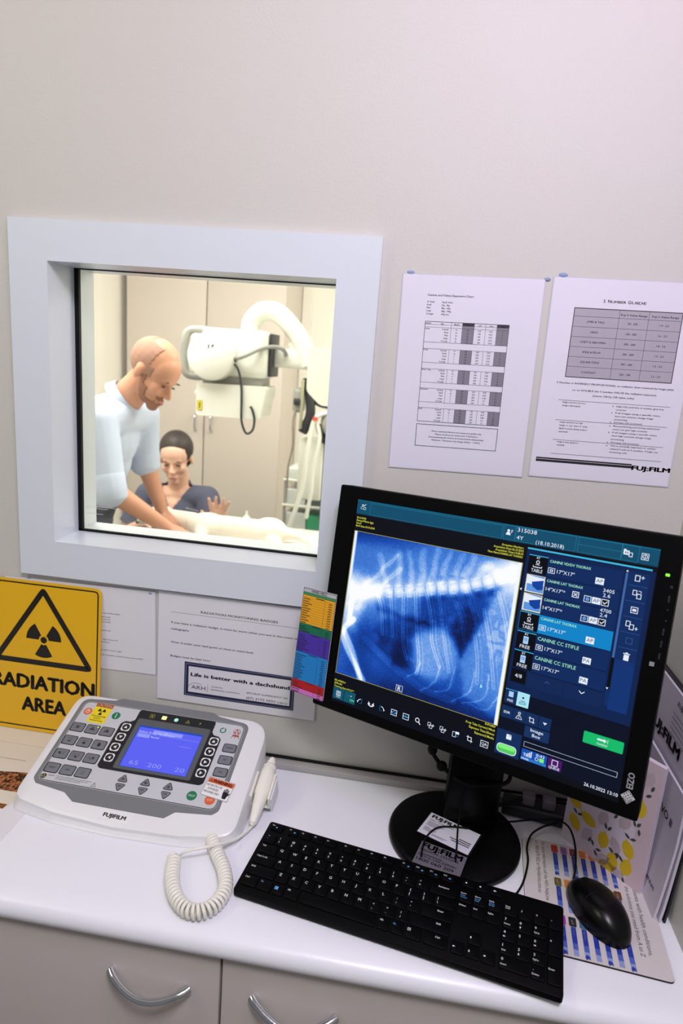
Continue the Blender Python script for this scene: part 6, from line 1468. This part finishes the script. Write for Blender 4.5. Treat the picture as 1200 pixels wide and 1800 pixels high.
blob('hair', [('e', T(HMw, (-0.022, 0, 0.042)), (0.098, 0.084, 0.090), qh), ('e', T(HMw, (-0.050, 0, -0.01)), (0.060, 0.072, 0.075), qh), ('e', T(HMw, (-0.085, 0, -0.03)), (0.035, 0.04, 0.05), qh)], HW, wo, 0.005, 4,
     lambda c: (c.x < 0.034 + 1.5 * max(0, c.z - 0.060) or (abs(c.y) > 0.060 and c.x < 0.052 and c.z > -0.01)) and not (c.z < -0.005 and c.x > -0.028), HIw)
face_bits(HMw, wo, False)
k = MB(Matrix.Translation((-0.605, 1.9445, 0.868)) @ Matrix.Rotation(R(8), 4, 'Y') @ UPRIGHT @ MM)
rr = random.Random(4); x_ = 0
while x_ < 62:
    wd = rr.uniform(3, 8); k.rect(x_, 0, x_ + wd, 7 if x_ < 8 else 5, mat('pale_embroidery', 'b8bac8', 0.7), 1); x_ += wd + 1.5
k.build('chest_lettering', wo, smooth=False)
st2 = thing('stool', 'round grey stool under the seated woman behind the table', 'stool', (-0.69, 2.12, 0))
k = MB(Matrix.Translation((-0.69, 2.14, 0))); k.lathe([(0.001, 0.36), (0.165, 0.36), (0.17, 0.345), (0.165, 0.31), (0.001, 0.31)], M_xd, seg=32); k.build('seat', st2)
k = MB(Matrix.Translation((-0.69, 2.14, 0))); k.lathe([(0.025, 0.31), (0.025, 0.06), (0.18, 0.03), (0.18, 0.001), (0.001, 0.001)], M_xg, seg=32); k.build('pedestal', st2)

# the dog lying on its side
DOG = mat('cream_dog_fur', 'f0e8d8', 0.9, bump=0.8, scale=160, vary=0.05)
dog = thing('dog', 'cream white dog lying on its side on the table under the man\'s hands', 'dog', (-0.3, 1.5, 0.868))
dp = [('c', (-0.10, 1.50, 0.921), (-0.36, 1.52, 0.914), 0.046, 0.050), ('e', (-0.075, 1.50, 0.927), (0.075, 0.075, 0.052)), ('e', (-0.35, 1.52, 0.917), (0.085, 0.08, 0.050)),
      ('c', (-0.42, 1.54, 0.914), (-0.56, 1.58, 0.914), 0.044, 0.038), ('e', (-0.585, 1.585, 0.921), (0.052, 0.045, 0.042)), ('c', (-0.60, 1.57, 0.912), (-0.645, 1.52, 0.902), 0.028, 0.018), ('e', (-0.648, 1.516, 0.902), (0.012, 0.012, 0.010)),
      ('c', (-0.570, 1.62, 0.934), (-0.545, 1.645, 0.909), 0.020, 0.012), ('c', (-0.575, 1.56, 0.954), (-0.545, 1.545, 0.934), 0.018, 0.011),
      ('c', (-0.050, 1.48, 0.939), (0.010, 1.44, 0.934), 0.042, 0.026), ('c', (0.010, 1.44, 0.934), (0.055, 1.46, 0.924), 0.024, 0.015), ('c', (0.055, 1.46, 0.924), (0.120, 1.44, 0.904), 0.0145, 0.012), ('e', (0.130, 1.435, 0.897), (0.022, 0.014, 0.012)),
      ('c', (-0.06, 1.46, 0.904), (0.0, 1.38, 0.895), 0.034, 0.018), ('c', (0.0, 1.38, 0.895), (0.09, 1.35, 0.891), 0.016, 0.011), ('e', (0.1, 1.345, 0.890), (0.018, 0.012, 0.010)),
      ('c', (-0.36, 1.47, 0.904), (-0.33, 1.38, 0.896), 0.032, 0.018), ('c', (-0.33, 1.38, 0.896), (-0.25, 1.33, 0.891), 0.016, 0.011), ('e', (-0.24, 1.325, 0.890), (0.018, 0.012, 0.010)),
      ('c', (-0.01, 1.54, 0.924), (0.07, 1.60, 0.894), 0.014, 0.008)]
blob('body', dp, DOG, dog, 0.006, 4)
k = MB(); k.ell((-0.657, 1.509, 0.896), (0.007, 0.008, 0.006), EYE, seg=12, rings=8); k.build('nose', dog)
k = MB(); k.ell((-0.612, 1.553, 0.926), (0.005, 0.006, 0.004), EYE, seg=12, rings=8); k.build('eye', dog)
